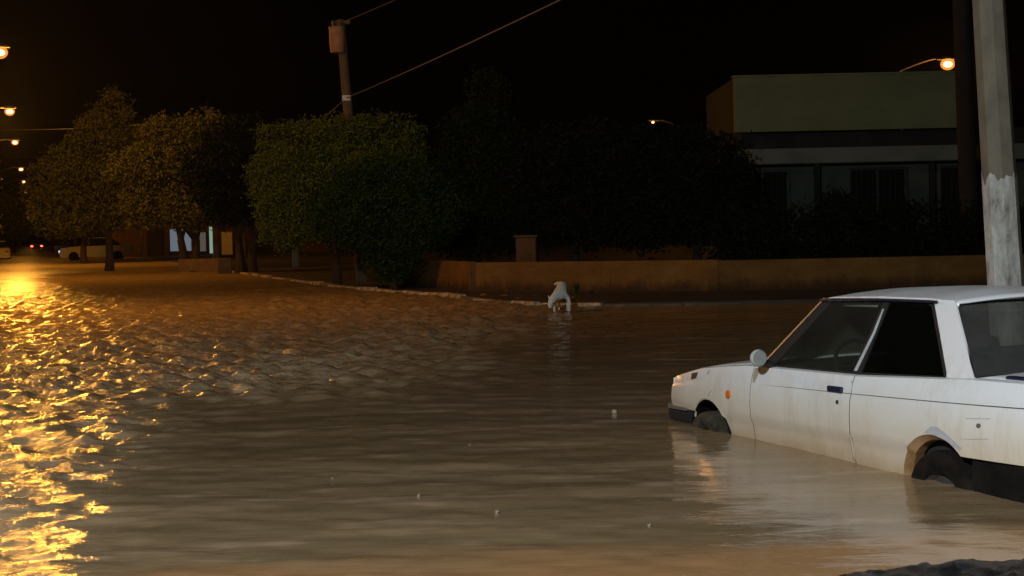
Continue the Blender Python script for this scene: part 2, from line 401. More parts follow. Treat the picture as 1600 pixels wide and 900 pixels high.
M['glass_fog'] = glass('fogged_windscreen', (.5, .5, .45), .6, (.32, .32, .25))
M['glass_rear'] = glass('dusty_rear_glass', (.4, .4, .4), .30, (.16, .16, .155))
M['glass_tint'] = glass('tinted_quarter_glass', (.12, .13, .13), .012)

def interp(x, pts):
    return float(np.interp(x, [p[0] for p in pts], [p[1] for p in pts]))
BELT = [(-.72, .742), (-.68, .756), (-.2, .842), (.2, .88), (.46, .90), (.7, .902), (1.68, .908), (2.48, .942), (2.64, .950), (3.0, .952), (3.34, .935)]
YZ = [(.16, .72), (.30, .775), (.42, .797), (.535, .812), (.552, .831), (.68, .834), (.79, .824), (.802, .817), (.86, .806), (.90, .792), (.95, .770)]
def ytaper(x):
    t = 0
    if x < .3: t += .085 * ((.3 - x) / 1.0) ** 2
    if x > 2.3: t += .07 * ((x - 2.3) / 1.0) ** 2
    return t
def yside(x, z): return interp(z * (1 if x > .5 else 1) + (0 if x > .46 else (.9 - interp(x, BELT)) * max(0, min(1, (z - .55) / .2))), YZ) - ytaper(x)
FA, RA, RAD = (-.045, .335), (2.425, .335), .312
def bottom(x):
    for (cx, cz) in (FA, RA):
        if abs(x - cx) < RAD: return max(.17, cz + math.sqrt(max(0, RAD ** 2 - (x - cx) ** 2)))
    if x > RA[0] + .1: return .555
    if x < FA[0]: return .54
    return .17
def bottom2(x):
    b = bottom(x)
    if x > RA[0] and x < RA[0] + RAD: b = max(b, .555)
    if x < FA[0] and x > FA[0] - RAD: b = max(b, .54)
    return b
def car_side(name, x0, x1, s, parent, mat=None):
    xs = set(np.round(np.linspace(x0, x1, max(3, int((x1 - x0) / .045) + 1)), 4))
    for cx, cz in (FA, RA):
        for t in np.linspace(0, math.pi, 33):
            x = round(cx + RAD * math.cos(t) * .9999, 4)
            if x0 < x < x1: xs.add(x)
    for x in (RA[0] + .215,):
        if x0 < x < x1: xs.add(x)
    xs = sorted(xs); n = 22; v = []; f = []
    for x in xs:
        zb, zt = bottom2(x), interp(x, BELT)
        for k in range(n):
            z = max(zb, .17 + (.68 - .17) * k / 14) if k <= 14 else max(zb, .68) + (zt - max(zb, .68)) * (k - 14) / (n - 15)
            v.append((x, s * yside(x, z), z))
        v.append((x, s * (yside(x, zt) - .022), zt + .007))           # rolled shoulder
        v.append((x, s * (yside(x, zt) - .05), zt + .008))
    m = n + 2
    for i in range(len(xs) - 1):
        for k in range(m - 1):
            q = (i * m + k, (i + 1) * m + k, (i + 1) * m + k + 1, i * m + k + 1)
            f.append(q if s < 0 else q[::-1])
    # folded edge towards the inside, so that panels have thickness at seams and arches
    nb = len(v)
    for i, x in enumerate(xs): a = v[i * m]; v.append((a[0], a[1] - s * .045, a[2] + .004))
    for i in range(len(xs) - 1): f.append((i * m, nb + i, nb + i + 1, (i + 1) * m))
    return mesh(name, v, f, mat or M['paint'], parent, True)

def on_side(name, pts, mat, parent, off=.003, s=1, dz=.02):
    """small piece that follows the body side; pts = outline in (x, z)"""
    v = [(x, s * (yside(x, z) + off), z) for x, z in pts] + [(x, s * (yside(x, z) - .004), z) for x, z in pts]
    n = len(pts); f = [tuple(range(n)), tuple(range(2 * n - 1, n - 1, -1))] + [(i, (i + 1) % n, n + (i + 1) % n, n + i) for i in range(n)]
    return mesh(name, v, f, mat, parent)

def ytum(z): return .762 - .5 * (z - .9)
def cab_panel(name, outer, holes, mat, parent, s=1, off=0, th=.018):
    bm = bmesh.new(); edges = []
    for loop in [outer] + holes:
        vs = [bm.verts.new((x, s * (ytum(z) + off), z)) for x, z in loop]
        for i in range(len(vs)): edges.append(bm.edges.new((vs[i], vs[(i + 1) % len(vs)])))
    bmesh.ops.triangle_fill(bm, use_beauty=True, use_dissolve=False, edges=edges)
    r = bmesh.ops.extrude_face_region(bm, geom=list(bm.faces))
    for e in r['geom']:
        if isinstance(e, bmesh.types.BMVert): e.co.y -= s * th
    bmesh.ops.recalc_face_normals(bm, faces=list(bm.faces))
    me = bpy.data.meshes.new(name); bm.to_mesh(me); bm.free()
    return link_mesh(name, me, mat, parent)

def surf(name, rows, mat, parent, smooth=True, th=0, flip=False):
    n = len(rows[0]); v = [p for r in rows for p in r]; f = []
    for i in range(len(rows) - 1):
        for k in range(n - 1):
            q = (i * n + k, (i + 1) * n + k, (i + 1) * n + k + 1, i * n + k + 1); f.append(q[::-1] if flip else q)
    o = mesh(name, v, f, mat, parent, smooth)
    if th:
        md = o.modifiers.new('thickness', 'SOLIDIFY'); md.thickness = th; md.offset = -1
    return o

def make_white_car():
    root = empty('parked_car')
    tag(root, 'white two-door car stranded wheel-deep in brown flood water', 'car')
    # body sides
    for s in (1, -1):
        car_side('front_fender', -.70, .5535, s, root)
        car_side('door', .5585, 1.668, s, root)
        car_side('rear_quarter', 1.674, 3.33, s, root)
        for xj in (.556, 1.671):
            q = [(xj + dx, s * (yside(xj, z) - .010), z) for z in np.linspace(.18, interp(xj, BELT), 14) for dx in (-.012, .012)]
            mesh('panel_gap', q, [(2 * i, 2 * i + 1, 2 * i + 3, 2 * i + 2) for i in range(13)], M['gap_dirt'], root)
        # wheel wells
        for cx, cz in (FA, RA):
            v = []; f = []
            for i in range(25):
                t = (math.pi * i / 24 * 1.2 - .31) if cx < 1 else (.80 + (math.pi - .5) * i / 24); x, z = cx + RAD * math.cos(t), cz + RAD * math.sin(t)
                y = s * (yside(x, .6) - (.05 if cx > 1 else .012))
                v += [(x, y, z), (x, y - s * .10, z), (x, y - s * .24, z)]
            for i in range(24):
                for k in range(2): f.append((i * 3 + k, i * 3 + k + 1, i * 3 + k + 4, i * 3 + k + 3))
            mt = M['arch_dark']
            o = mesh('wheel_well', v, f, mt, root, True)
            ww = MB(); ring = [(cx + RAD * math.cos(2 * math.pi * i / 24), s * .55, cz + RAD * math.sin(2 * math.pi * i / 24)) for i in range(24)]
            ww.add(ring, [tuple(range(24))]); ww.build('wheel_well', M['arch_dark'], root)
            # flange folded in round the arch, widest on its forward side
            v = []; f = []; NF = 34
            a0, a1 = (.80, math.pi + .12) if cx > 1 else (.10, math.pi - .55)
            for i in range(NF + 1):
                t = a0 + (a1 - a0) * i / NF; g = i / NF
                wd = (.010 + .036 * min(1, g * 1.6)) if cx > 1 else .008
                x0_, z0_ = cx + RAD * math.cos(t), cz + RAD * math.sin(t); x1_, z1_ = cx + (RAD - wd) * math.cos(t), cz + (RAD - wd) * math.sin(t)
                y0_ = yside(x0_, z0_); y0_ -= .002
                v += [(x0_, s * y0_, z0_), (x1_, s * (y0_ - (.03 if cx > 1 else .006)), z1_), (x1_, s * (y0_ - (.09 if cx > 1 else .012)), z1_)]
            for i in range(NF):
                for k in range(2): f.append((i * 3 + k, i * 3 + k + 1, i * 3 + k + 4, i * 3 + k + 3))
            mesh('arch_flange', v, f, M['arch_mud'] if cx > 1 else M['paint'], root, True)
            # wheel
            we = empty('wheel', (cx + .005, s * (.715 if cx > 1 else .755), .275)); we.parent = root
            tb = MB(); r0 = .283
            tb.lathe([(.17, -.08), (.21, -.088), (r0 - .03, -.085), (r0 - .008, -.075), (r0, -.05), (r0, .05), (r0 - .008, .075), (r0 - .03, .085), (.21, .088), (.17, .08)], (0, 0, 0), 'Y', 40)
            for k in range(40):
                a = 2 * math.pi * k / 40; tb.add([((r0 + .004) * math.cos(a + da), yy, (r0 + .004) * math.sin(a + da)) for da, yy in ((0, -.055), (.09, -.055), (.09, -.01), (0, -.01))], [(0, 1, 2, 3)])
            tb.build('tyre', M['tyre'] if cx > 1 else M['mud_tyre'], we, True)
            rb = MB(); rb.lathe([(.175, .07), (.165, .05), (.15, .03), (.10, .045), (.06, .06), (.0, .062)], (0, 0, 0), 'Y' , 28)
            if s < 0: rb.v = [(x, -y, z) for x, y, z in rb.v]
            rb.build('rim', M['rim'], we, True)
        # greenhouse
        cab_panel('window_frame', [(.60, .895), (1.02, 1.345), (1.2, 1.352), (2.10, 1.350), (2.16, 1.325), (2.47, .93), (1.68, .898), (.7, .892)],
                  [[(.735, .918), (1.095, 1.318), (1.628, 1.326), (1.588, .925)], [(1.672, .927), (1.685, 1.326), (2.045, 1.326), (2.09, 1.31), (2.415, .952)]], M['trim_black'], root, s)
        cab_panel('rear_pillar', [(2.083, 1.352), (2.272, 1.348), (2.32, 1.30), (2.665, .957), (2.60, .935), (2.452, .925), (2.435, .97), (2.118, 1.322)], [], M['paint'], root, s, .006, .012)
        cab_panel('side_window', [(.725, .910), (1.09, 1.325), (1.64, 1.334), (1.598, .915)], [], M['glass_clear'], root, s, -.008, .004)
        cab_panel('side_window', [(1.66, .915), (1.675, 1.334), (2.05, 1.334), (2.10, 1.318), (2.43, .94)], [], M['glass_tint'], root, s, -.008, .004)
        cab_panel('pillar_trim', [(1.606, .935), (1.646, 1.15), (1.652, 1.29), (1.662, 1.29), (1.667, 1.15), (1.632, .935)], [], M['pale_strip'], root, s, .005, .012)
        cab_panel('windscreen_trim', [(.575, .905), (1.0, 1.345), (1.014, 1.341), (.592, .903)], [], M['chrome'], root, s, .004, .02)
        # sill moulding under the windows
        surf('window_sill', [[(x, s * ytum(interp(x, BELT) + .012), interp(x, BELT) + .014), (x, s * (yside(x, .9) - .046), interp(x, BELT) + .010)] for x in np.linspace(.60, 2.46, 12)], M['trim_black'], root, False)
        # crease line of the flank
        cr = MB(); cr.tube([(x, s * (yside(x, .80) + .0005), interp(x, [(.5, .79), (1.66, .808), (3.3, .842)])) for x in np.linspace(.30, 3.3, 20)], .0017, 4)
        cr.build('side_crease', M['navy'] if s > 0 else M['trim_black'], root)
        # mirrors
        mm = MB(); cx, cy, cz = .80, s * .91, .975
        for k in range(1): pass
        mm.lathe([(.0, -.032), (.026, -.031), (.047, -.02), (.055, 0), (.054, .018), (.050, .026)], (cx, cy, cz), 'X', 20)
        mo = mm.build('mirror_housing', M['mirror_shell'], root, True)
        MB().lathe([(.0, .024), (.049, .024)], (cx, cy, cz), 'X', 20).build('mirror_glass', plain('mirror_film', (.24, .27, .26), .6), mo)
        MB().tube([(cx - .01, s * .86, cz - .03), (.76, s * .775, .925)], .018, 8).build('mirror_arm', M['trim_black'], root)
        # handle, lock, marker
        MB().box((1.512, s * (yside(1.5, .82) + .004), .822), (.150, .024, .038), 0, .006).build('door_handle', M['navy'], root)
        lk = MB(); lk.lathe([(0, .006), (.012, .005), (.014, 0)], (1.545, s * yside(1.54, .75), .75), 'Y', 12).build('door_lock', M['rim'], root)
        on_side('side_marker', [(.252, .695), (.262, .722), (.285, .730), (.308, .718), (.312, .695), (.296, .677), (.268, .677)], M['amber'], root, .012, s)
        # bumpers, side parts
    # bumpers as wrapped bars
    def bumper(name, sgn, xe, z0, z1, xin, mat, yy=.80, sk=0):
        path = [(xin, yy + .005), (xe - sgn * .18, yy + .0), (xe - sgn * .06, yy - .06), (xe, yy - .20), (xe + sgn * .03, .25), (xe + sgn * .035, 0)]
        path = path + [(x, -y) for x, y in path[-2::-1]]
        b = MB(); v = []
        for x, y in path:
            o = Vector((sgn if abs(y) < yy - .1 else 0, (1 if y > 0 else -1) if abs(y) > yy - .3 else 0)); o = o.normalized() if o.length else Vector((sgn, 0))
            for (dd, zz) in ((0, z0), (.02, z0 + .02), (.022, z1 - .02), (.0, z1), (-.05, z1), (-.05, z0)):
                v.append((x + o.x * dd, y + o.y * dd, zz))
        f = []
        for i in range(len(path) - 1):
            for k in range(6): f.append((i * 6 + k, i * 6 + (k + 1) % 6, (i + 1) * 6 + (k + 1) % 6, (i + 1) * 6 + k))
        f += [tuple(range(6)), tuple(range(len(v) - 1, len(v) - 7, -1))]
        b.add(v, f); return b.build(name, mat, root)
    bumper('front_bumper', -1, -.85, .435, .53, -.36, M['trim_black'], .765)
    bumper('bumper_strip', -1, -.855, .532, .550, -.40, M['chrome'], .768)
    bumper('rear_bumper', 1, 3.40, .27, .553, 2.70, M['arch_dark'], .765)
    # front face
    fx = -.705
    fp = surf('front_panel', [[(fx + .02 * (abs(y) / .7) ** 2 + (.0 if z > .5 else .02), y, z) for y in np.linspace(-.735, .735, 15)] for z in (.45, .52, .62, .72, .745)], M['paint'], root)
    MB().box((fx - .012, 0, .63), (.03, .80, .12)).build('grille', M['trim_black'], root)
    for s in (1, -1): MB().box((fx + .0, s * .55, .635), (.05, .26, .12), 0, .01).build('headlight', M['clear_lens'], root)
    # hood
    rows = []
    for x in np.linspace(-.72, .60, 16):
        zb = interp(x, BELT); hw = yside(x, zb) - .049
        rows.append([(x - .05 * (1 - (y / hw) ** 2) if x > .4 else x - .02 * (1 - (y / hw) ** 2), y, zb + .008 + .034 * (1 - abs(y / hw) ** 2.4)) for y in np.linspace(-hw, hw, 15)])
    surf('hood', rows, M['paint'], root, True, .012)
    # cowl
    surf('cowl', [[(.54, y, .915 + .02 * (1 - (y / .74) ** 2)) for y in np.linspace(-.74, .74, 9)], [(.66, y, .905) for y in np.linspace(-.745, .745, 9)]], M['trim_black'], root, True)
    # boot lid and rear panel
    rows = []
    for x in np.linspace(2.62, 3.35, 10):
        zb = interp(x, BELT); hw = yside(x, zb) - .049
        rows.append([(x, y, zb + .008 + .022 * (1 - abs(y / hw) ** 2.4)) for y in np.linspace(-hw, hw, 13)])
    surf('boot_lid', rows, M['paint'], root, True, .012)
    surf('rear_panel', [[(3.335 + .02 * (1 - (y / .7) ** 2), y, z) for y in np.linspace(-.70, .70, 11)] for z in (.50, .6, .75, .90, .945)], M['paint'], root, True)
    for s in (1, -1): MB().box((3.345, s * .56, .78), (.05, .26, .14), 0, .01).build('tail_light', M['red_lens'], root)
    MB().box((3.03, .655, .966), (.40, .05, .022), 0, .006).build('boot_strip', M['navy'], root)  # low dark strip on the boot lid
    # roof
    rows = []
    for x in np.linspace(.985, 2.30, 20):
        t = (x - .985) / 1.315; hw = .555 - .02 * (2 * t - 1) ** 4
        e = interp(x, [(.985, 1.335), (1.10, 1.352), (1.6, 1.362), (2.1, 1.358), (2.30, 1.335)])
        c = interp(x, [(.985, .018), (1.2, .040), (1.7, .044), (2.1, .044), (2.30, .03)])
        r = []
        for y in np.linspace(-1, 1, 21):
            r.append((x + (-.06 if t < .5 else .06) * (1 - y * y) * abs(2 * t - 1) ** 3, y * hw, e + c * (1 - abs(y) ** 2.2)))
        r = [(x, -hw - .008, e - .022)] + r + [(x, hw + .008, e - .022)]
        rows.append(r)
    surf('roof', rows, M['paint'], root, True, .01)
    for s in (1, -1):
        MB().tube([(x, s * (.555 + .012), interp(x, [(.99, 1.330), (1.10, 1.338), (1.6, 1.345), (2.1, 1.342), (2.25, 1.335)])) for x in np.linspace(1.0, 2.15, 14)], .008, 6).build('drip_rail', M['navy'], root)
    # windscreen and rear glass (curved)
    ws = []
    for t in np.linspace(0, 1, 8):
        z = .905 + (1.338 - .905) * t; x0 = .60 + (1.0 - .60) * t; hw = ytum(z) - .012
        ws.append([(x0 - (.10 - .04 * t) * (1 - (y / hw) ** 2), y, z) for y in np.linspace(-hw, hw, 13)])
    surf('windscreen', ws, M['glass_fog'], root, True)
    rs = []
    for t in np.linspace(0, 1, 8):
        z = .962 + (1.335 - .962) * t; x0 = 2.655 + (2.262 - 2.655) * t; hw = ytum(z) - .004
        rs.append([(x0 + (.08 - .04 * t) * (1 - (y / hw) ** 2), y, z) for y in np.linspace(-hw, hw, 13)])
    surf('rear_window', rs, M['glass_rear'], root, True)
    def edge(rws, r):
        loop = rws[0] + [q[-1] for q in rws[1:]] + rws[-1][::-1][1:] + [q[0] for q in rws[::-1][1:]]
        return MB().tube(loop, r, 6, False)
    edge(ws, .009).build('windscreen_seal', M['trim_black'], root); edge(rs, .009).build('rear_window_seal', M['trim_black'], root)
    # interior
    MB().box((1.6, 0, .30), (2.6, 1.38, .03)).build('cabin_floor', M['interior'], root)
    for s in (1, -1): MB().box((1.55, s * .70, .60), (1.9, .03, .58)).build('door_card', M['interior'], root)
    MB().box((.72, 0, .85), (.26, 1.38, .13), 0, .03).build('dashboard', M['interior'], root)
    MB().box((.55, 0, .6), (.05, 1.38, .5)).build('firewall', M['interior'], root)
    MB().box((2.63, 0, .70), (.05, 1.34, .48)).build('parcel_shelf', M['interior'], root)
    MB().box((2.47, 0, .93), (.38, 1.30, .02)).build('parcel_shelf', M['interior'], root)
    # steering wheel
    sw = MB(); c = Vector((1.08, .34, .91)); u = Vector((0, 1, 0)); q = Vector((-.42, 0, .9)).normalized()
    sw.tube([c + (u * math.cos(t) + q * math.sin(t)) * .175 for t in np.linspace(0, 2 * math.pi, 29)], .014, 6, False)
    for t in (0, math.pi, -math.pi / 2): sw.tube([c, c + (u * math.cos(t) + q * math.sin(t)) * .17], .012, 5)
    sw.tube([c, c + Vector((-.28, 0, -.12))], .02, 6); sw.build('steering_wheel', M['interior'], root, True)
    for s in (1, -1):
        st = empty('front_seat', (1.45, s * .34, .35)); st.parent = root
        MB().box((0, 0, .16), (.50, .46, .14), 0, .04).build('seat_cushion', M['seat'], st)
        bk = MB().box((0, 0, 0), (.13, .46, .50), 0, .04).build('seat_back', M['seat'], st); bk.location = (.27, 0, .44); bk.rotation_euler = (0, .25, 0)
    MB().box((2.12, 0, .48), (.5, 1.2, .14), 0, .04).build('rear_seat', M['seat'], root)
    rb = MB().box((0, 0, 0), (.14, 1.2, .48), 0, .04).build('rear_seat', M['seat'], root); rb.location = (2.38, 0, .74); rb.rotation_euler = (0, .3, 0)
    # sun visor and headlining, seen pale under the roof
    surf('headlining', [[(x, y * .53, interp(x, [(1.0, 1.322), (1.6, 1.352), (2.25, 1.325)]) + .02 * (1 - y * y)) for y in (-1, -.5, 0, .5, 1)] for x in np.linspace(1.03, 2.22, 8)], plain('pale_headlining', (.16, .155, .15), .9), root)
    vz = MB().box((1.33, .50, 1.308), (.36, .022, .030), 0, .008).build('sun_visor', plain('pale_visor', (.72, .74, .76), .6), root)
    # tape strips, badge, scratches, repairs and stains that show on the flank
    on_side('tape_strip', [(-.515, .765), (-.495, .768), (-.48, .735), (-.50, .733)], M['filler'], root, .004)
    on_side('fender_badge', [(-.345, .80), (-.235, .815), (-.245, .775), (-.33, .758)], M['navy'], root, .006)
    on_side('tape_strip', [(-.06, .845), (-.035, .85), (-.045, .815), (-.07, .812)], M['filler'], root, .004)
    on_side('tape_strip', [(.02, .70), (.045, .715), (.005, .672), (-.015, .672)], M['filler'], root, .006)
    on_side('rust_stain', [(.575, .893), (.64, .893), (.625, .85), (.595, .798), (.575, .80), (.565, .85)], M['stain'], root, .002)
    on_side('rust_stain', [(1.652, .88), (1.665, .88), (1.6665, .42), (1.648, .42), (1.644, .62)], M['stain'], root, .002)
    on_side('filler_patch', [(2.36, .652), (2.42, .690), (2.47, .695), (2.53, .672), (2.60, .635), (2.66, .60), (2.64, .585), (2.54, .628), (2.43, .650)], M['filler'], root, .0025)
    on_side('scratch', [(2.69, .758), (2.86, .772), (2.865, .768), (2.69, .754)], M['filler'], root, .002)
    on_side('scratch', [(2.66, .648), (2.85, .668), (2.85, .664), (2.66, .644)], M['filler'], root, .002)
    on_side('fuel_cap_lock', [(2.785 + .014 * math.cos(t), .728 + .012 * math.sin(t)) for t in np.linspace(0, 5.6, 9)], M['metal_grey'], root, .006)
    return root
car = make_white_car()
CX, CY, YAW, ZW, CP = 1.36, 10.081, 1.195, .41, .022
# local +x points to the tail, local +y to the left flank
bx, by = math.cos(YAW), -math.sin(YAW)
Rm = Matrix(((bx, -math.sin(YAW), 0, 0), (by, -math.cos(YAW), 0, 0), (0, 0, 1, 0), (0, 0, 0, 1)))
# (bx,by) and (-sin,-cos) form a left-handed pair with +z, so the flank axis is mirrored in the mesh data
def mirror_car(root):
    seen = set()
    def rec(o):
        for c in o.children:
            c.location.y *= -1; c.rotation_euler.x *= -1; c.rotation_euler.z *= -1
            if c.type == 'MESH' and c.data.name not in seen:
                seen.add(c.data.name); c.data.transform(Matrix.Diagonal((1, -1, 1, 1))); c.data.flip_normals()
            rec(c)
    rec(root)
mirror_car(car)
ang = math.atan2(by, bx)
px, py = CX - (-math.sin(YAW)) * .8, CY - (-math.cos(YAW)) * .8
car.rotation_mode = 'QUATERNION'
base = Matrix.Translation((px, py, -ZW - 1.2 * CP)) @ Matrix.Rotation(ang, 4, 'Z') @ Matrix.Rotation(-CP, 4, 'Y')
car.matrix_world = base

# ------------------------------------------------------------------ plain cars far down the avenue
def far_car(loc, rz, paint, label, tail=False, head=False, scale=1):
    root = empty('parked_car', loc, rz); tag(root, label, 'car', 'cars far down the avenue')
    prof = [(-2.1, .25), (-2.15, .55), (-2.05, .78), (-1.15, .88), (-.95, .90), (1.35, .92), (1.95, .93), (2.15, .80), (2.15, .28)]
    v = []; n = len(prof)
    for y, k in ((-.80, .0), (-.72, .06), (.72, .06), (.80, .0)):
        for x, z in prof: v.append((x * (1 if k else .985), y, z + (k * .6 if z > .6 else 0)))
    f = [tuple(range(n)), tuple(range(4 * n - 1, 3 * n - 1, -1))]
    for r in range(3):
        for i in range(n): f.append((r * n + i, (r + 1) * n + i, (r + 1) * n + (i + 1) % n, r * n + (i + 1) % n))
    mesh('body', v, f, paint, root)
    v = [(-.95, s * .70, .93) for s in (-1, 1)] + [(-.25, s * .55, 1.40) for s in (-1, 1)] + [(.85, s * .55, 1.40) for s in (-1, 1)] + [(1.5, s * .70, .95) for s in (-1, 1)]
    mesh('window_band', v, [(0, 1, 3, 2), (4, 5, 7, 6), (0, 2, 4, 6), (1, 7, 5, 3)], M['pane_dark'], root)
    MB().box((.30, 0, 1.415), (1.2, 1.12, .04), 0, .01).build('roof', paint, root)
    for x in (-1.3, 1.25):
        for s in (-1, 1): MB().lathe([(0, -.09), (.3, -.09), (.31, 0), (.3, .09), (0, .09)], (x, s * .74, .30), 'Y', 16).build('wheel', M['tyre'], root)
    for s in (-1, 1):
        MB().box((2.155, s * .62, .72), (.05, .28, .16)).build('tail_light', emit('lit_tail_light', (1, .05, .02), 14) if tail else M['red_lens'], root)
        MB().box((-2.13, s * .60, .62), (.06, .28, .15)).build('headlight', emit('lit_headlight', (.8, .9, 1), 1.2) if head else M['clear_lens'], root)
    return root
pg = plain('dusty_grey_paint', (.42, .43, .50), .35, 0, .5); pw = plain('old_white_paint', (.55, .53, .5), .35, 0, .4); pd = plain('dark_red_paint', (.06, .03, .03), .3, 0, .5)
far_car((-25.2, 90, -.08), math.radians(12), pg, 'dusty grey car parked under the trees beyond the flood', head=.5)
far_car((-36.1, 104, -.2), math.radians(-70), pw, 'pale car half cut off by the left edge of the picture')
far_car((-63.5, 198, -.41), math.radians(-71), pd, 'dark car driving away with both red tail lights lit', tail=True)
far_car((-42.5, 140, -.2), math.radians(-71), pd, 'dark unlit car parked between the tail lights and the grey car')

# ------------------------------------------------------------------ street lamps
def cobra_lamp(head, foot, group, label, lit=SODIUM, watt=LAMP_W, lens='halo_sodium', ls=1.0, r=.09, mat='dark_pole'):
    """pole at foot (x, y), curved arm, head over the road at head (x, y, z)"""
    hx, hy, hz = head; fx, fy = foot
    root = empty('street_lamp', (fx, fy, -.1)); tag(root, label, 'street lamp', group)
    d = Vector((hx - fx, hy - fy, 0)); L = d.length; d.normalize(); rz = math.atan2(d.y, d.x)
    top = hz - .35 + .1
    MB().tube([(0, 0, -.3), (0, 0, top * .5), (0, 0, top)], [r * 1.3, r, r * .7], 10).build('pole', M[mat], root, True)
    pts = [(d.x * L * t, d.y * L * t, top + (hz + .1 + .12 - top) * math.sin(t * math.pi / 2)) for t in np.linspace(0, .93, 8)]
    MB().tube(pts, r * .45, 8).build('arm', M['dark_pole'], root, True)
    hb = MB(); 
    for (t0, wd, zt) in (): pass
    v = []; f = []
    for x, wd, ht in ((-.42, .05, .05), (-.3, .10, .10), (0, .15, .14), (.22, .13, .10), (.32, .05, .03)):
        v += [(x, -wd, 0), (x, -wd * .8, ht * .7), (x, 0, ht), (x, wd * .8, ht * .7), (x, wd, 0)]
    for i in range(4):
        for k in range(5): f.append((i * 5 + k, i * 5 + (k + 1) % 5, (i + 1) * 5 + (k + 1) % 5, (i + 1) * 5 + k))
    f += [(0, 1, 2, 3, 4), (24, 23, 22, 21, 20)]
    hd = mesh('lamp_head', v, f, M['lamp_housing'], root, True); hd.location = (hx - fx, hy - fy, hz + .1 + .02); hd.rotation_euler = (0, 0, rz)
    R0 = .25 * ls
    if lens != 'lens_white':
        bb = MB(); bb.lathe([(R0 * .5 * math.cos(t), R0 * .42 * math.sin(t)) for t in np.linspace(-math.pi / 2, math.pi / 2, 9)], (0, 0, 0), 'Z', 16)
        bb.v = [(x * 1.25, y, z) for x, y, z in bb.v]
        bu = bb.build('bulb', M['bulb'], hd, True); bu.location = (0, 0, -.03 - R0 * .55)
        gb = MB(); gb.lathe([(R0 * math.cos(t), R0 * .85 * math.sin(t)) for t in np.linspace(-math.pi / 2, math.pi / 2, 11)], (0, 0, 0), 'Z', 20)
        le = gb.build('lens', M[lens], hd, True); le.location = (0, 0, -.02 - R0 * .55)  # wide glowing shell, shaped as the halo round the bulb
    else:
        ln = MB(); ln.lathe([(0, -.14), (.06, -.13), (.12, -.07), (.14, 0)], (0, 0, 0), 'Z', 16); le = ln.build('lens', M[lens], hd, True)
    ld = bpy.data.lights.new('lamp_light', 'POINT'); ld.color = lit; ld.energy = watt; ld.shadow_soft_size = .30
    lo = bpy.data.objects.new('lamp_light', ld); COL.objects.link(lo); lo.parent = root; lo.location = (hx - fx, hy - fy, hz + .1 - .48)
    return root
AV = Vector((-.3245, 1, 0)).normalized(); SIDE = Vector((AV.y, -AV.x, 0))
G = 'sodium street lamps down the avenue'
lamps = [(26.3, 'nearest sodium lamp, beyond the left edge of the photograph', 1.0), (48.35, 'largest orange street lamp, cut by the left edge high above the avenue', 1.3), (70.97, 'second orange street lamp from the top of the row at the left edge', 1.8),
         (94, 'third orange lamp down the avenue, fainter and smaller', .5), (131, 'fourth orange lamp down the avenue, just above tree level', .1), (160, 'fifth orange lamp in the receding row over the avenue', .03),
         (199, 'sixth orange lamp in the receding row over the avenue', .03), (245, 'seventh orange lamp, low in the receding row', .02), (320, 'farthest and lowest orange lamp over the vanishing avenue', .02)]
for i, (Y, lab, k) in enumerate(lamps):
    p = Vector((-.3245 * Y - .78 + .004 * max(0, Y - 90), Y, 7.6)); 
    ft = p - SIDE * 2.2
    cobra_lamp(tuple(p), (ft.x, ft.y), G, lab, watt=LAMP_W * k, lens='halo_sodium' if i < 3 else 'halo_small', ls=(1.0 if i < 2 else .95 if i == 2 else .85))
cobra_lamp((17.72, 59.8, 7.75), (15.9, 60.2), None, 'orange street lamp on a rising arm above the right end of the pale house', watt=LAMP_W * .8, ls=1.15)
cobra_lamp((9.25, 95, 8.0), (11, 95.5), None, 'tiny distant orange lamp in the dark above the hedge', watt=120, lens='halo_small', ls=.45)
# cool white lamp on the near pavement behind the camera (lights car, pole and house front)
wl = cobra_lamp((-3.0, -2.0, 5.8), (-5.4, -2.4), None, 'cool white street lamp on the near pavement behind the viewer', lit=(.92, .98, 1.0), watt=WHITE_W, lens='lens_white', mat='concrete_pole')

# ------------------------------------------------------------------ poles and cables
def tapered_pole(name, foot, top, r0, r1, mat, parent, n=16, seg=8):
    a, b = Vector(foot), Vector(top)
    return MB().tube([a.lerp(b, t) for t in np.linspace(0, 1, seg)], list(np.linspace(r0, r1, seg)), n).build(name, mat, parent, True)
# near concrete pole with whitewashed foot
def whitewash():
    m, nt, b = new_mat('peeling_whitewash')
    f = tex(nt, 7, 7, .75, (1, 1, .35)); nt.links.new(ramp(nt, f, [(.36, (.20, .18, .14)), (.46, (.42, .41, .37)), (.62, (.66, .67, .64))]), b.inputs['Base Color'])
    b.inputs['Roughness'].default_value = .85; bump(nt, b, f, .5, .01); return m
np_root = empty('utility_pole', (4.74, 14.0, -.41)); tag(np_root, 'thick concrete utility pole with peeling whitewashed foot behind the white car', 'utility pole')
LE = -.052
def octo(name, z0, z1, r0, r1, mat, off=0):
    v = []; f = []; n = 10; k = 0
    zs = np.linspace(z0, z1, 14)
    for z in zs:
        t = (z - z0) / (z1 - z0); r = r0 + (r1 - r0) * t
        for a in range(8):
            q = math.pi / 8 + a * math.pi / 4 + .25; v.append((LE * z + r * math.cos(q), r * math.sin(q), z))
    for i in range(len(zs) - 1):
        for a in range(8): f.append((i * 8 + a, i * 8 + (a + 1) % 8, (i + 1) * 8 + (a + 1) % 8, (i + 1) * 8 + a))
    f.append(tuple(range(8 * (len(zs) - 1), 8 * len(zs))))
    return mesh(name, v, f, mat, np_root)
octo('pole_shaft', 0, 9.0, .172, .118, M['concrete_pole'])
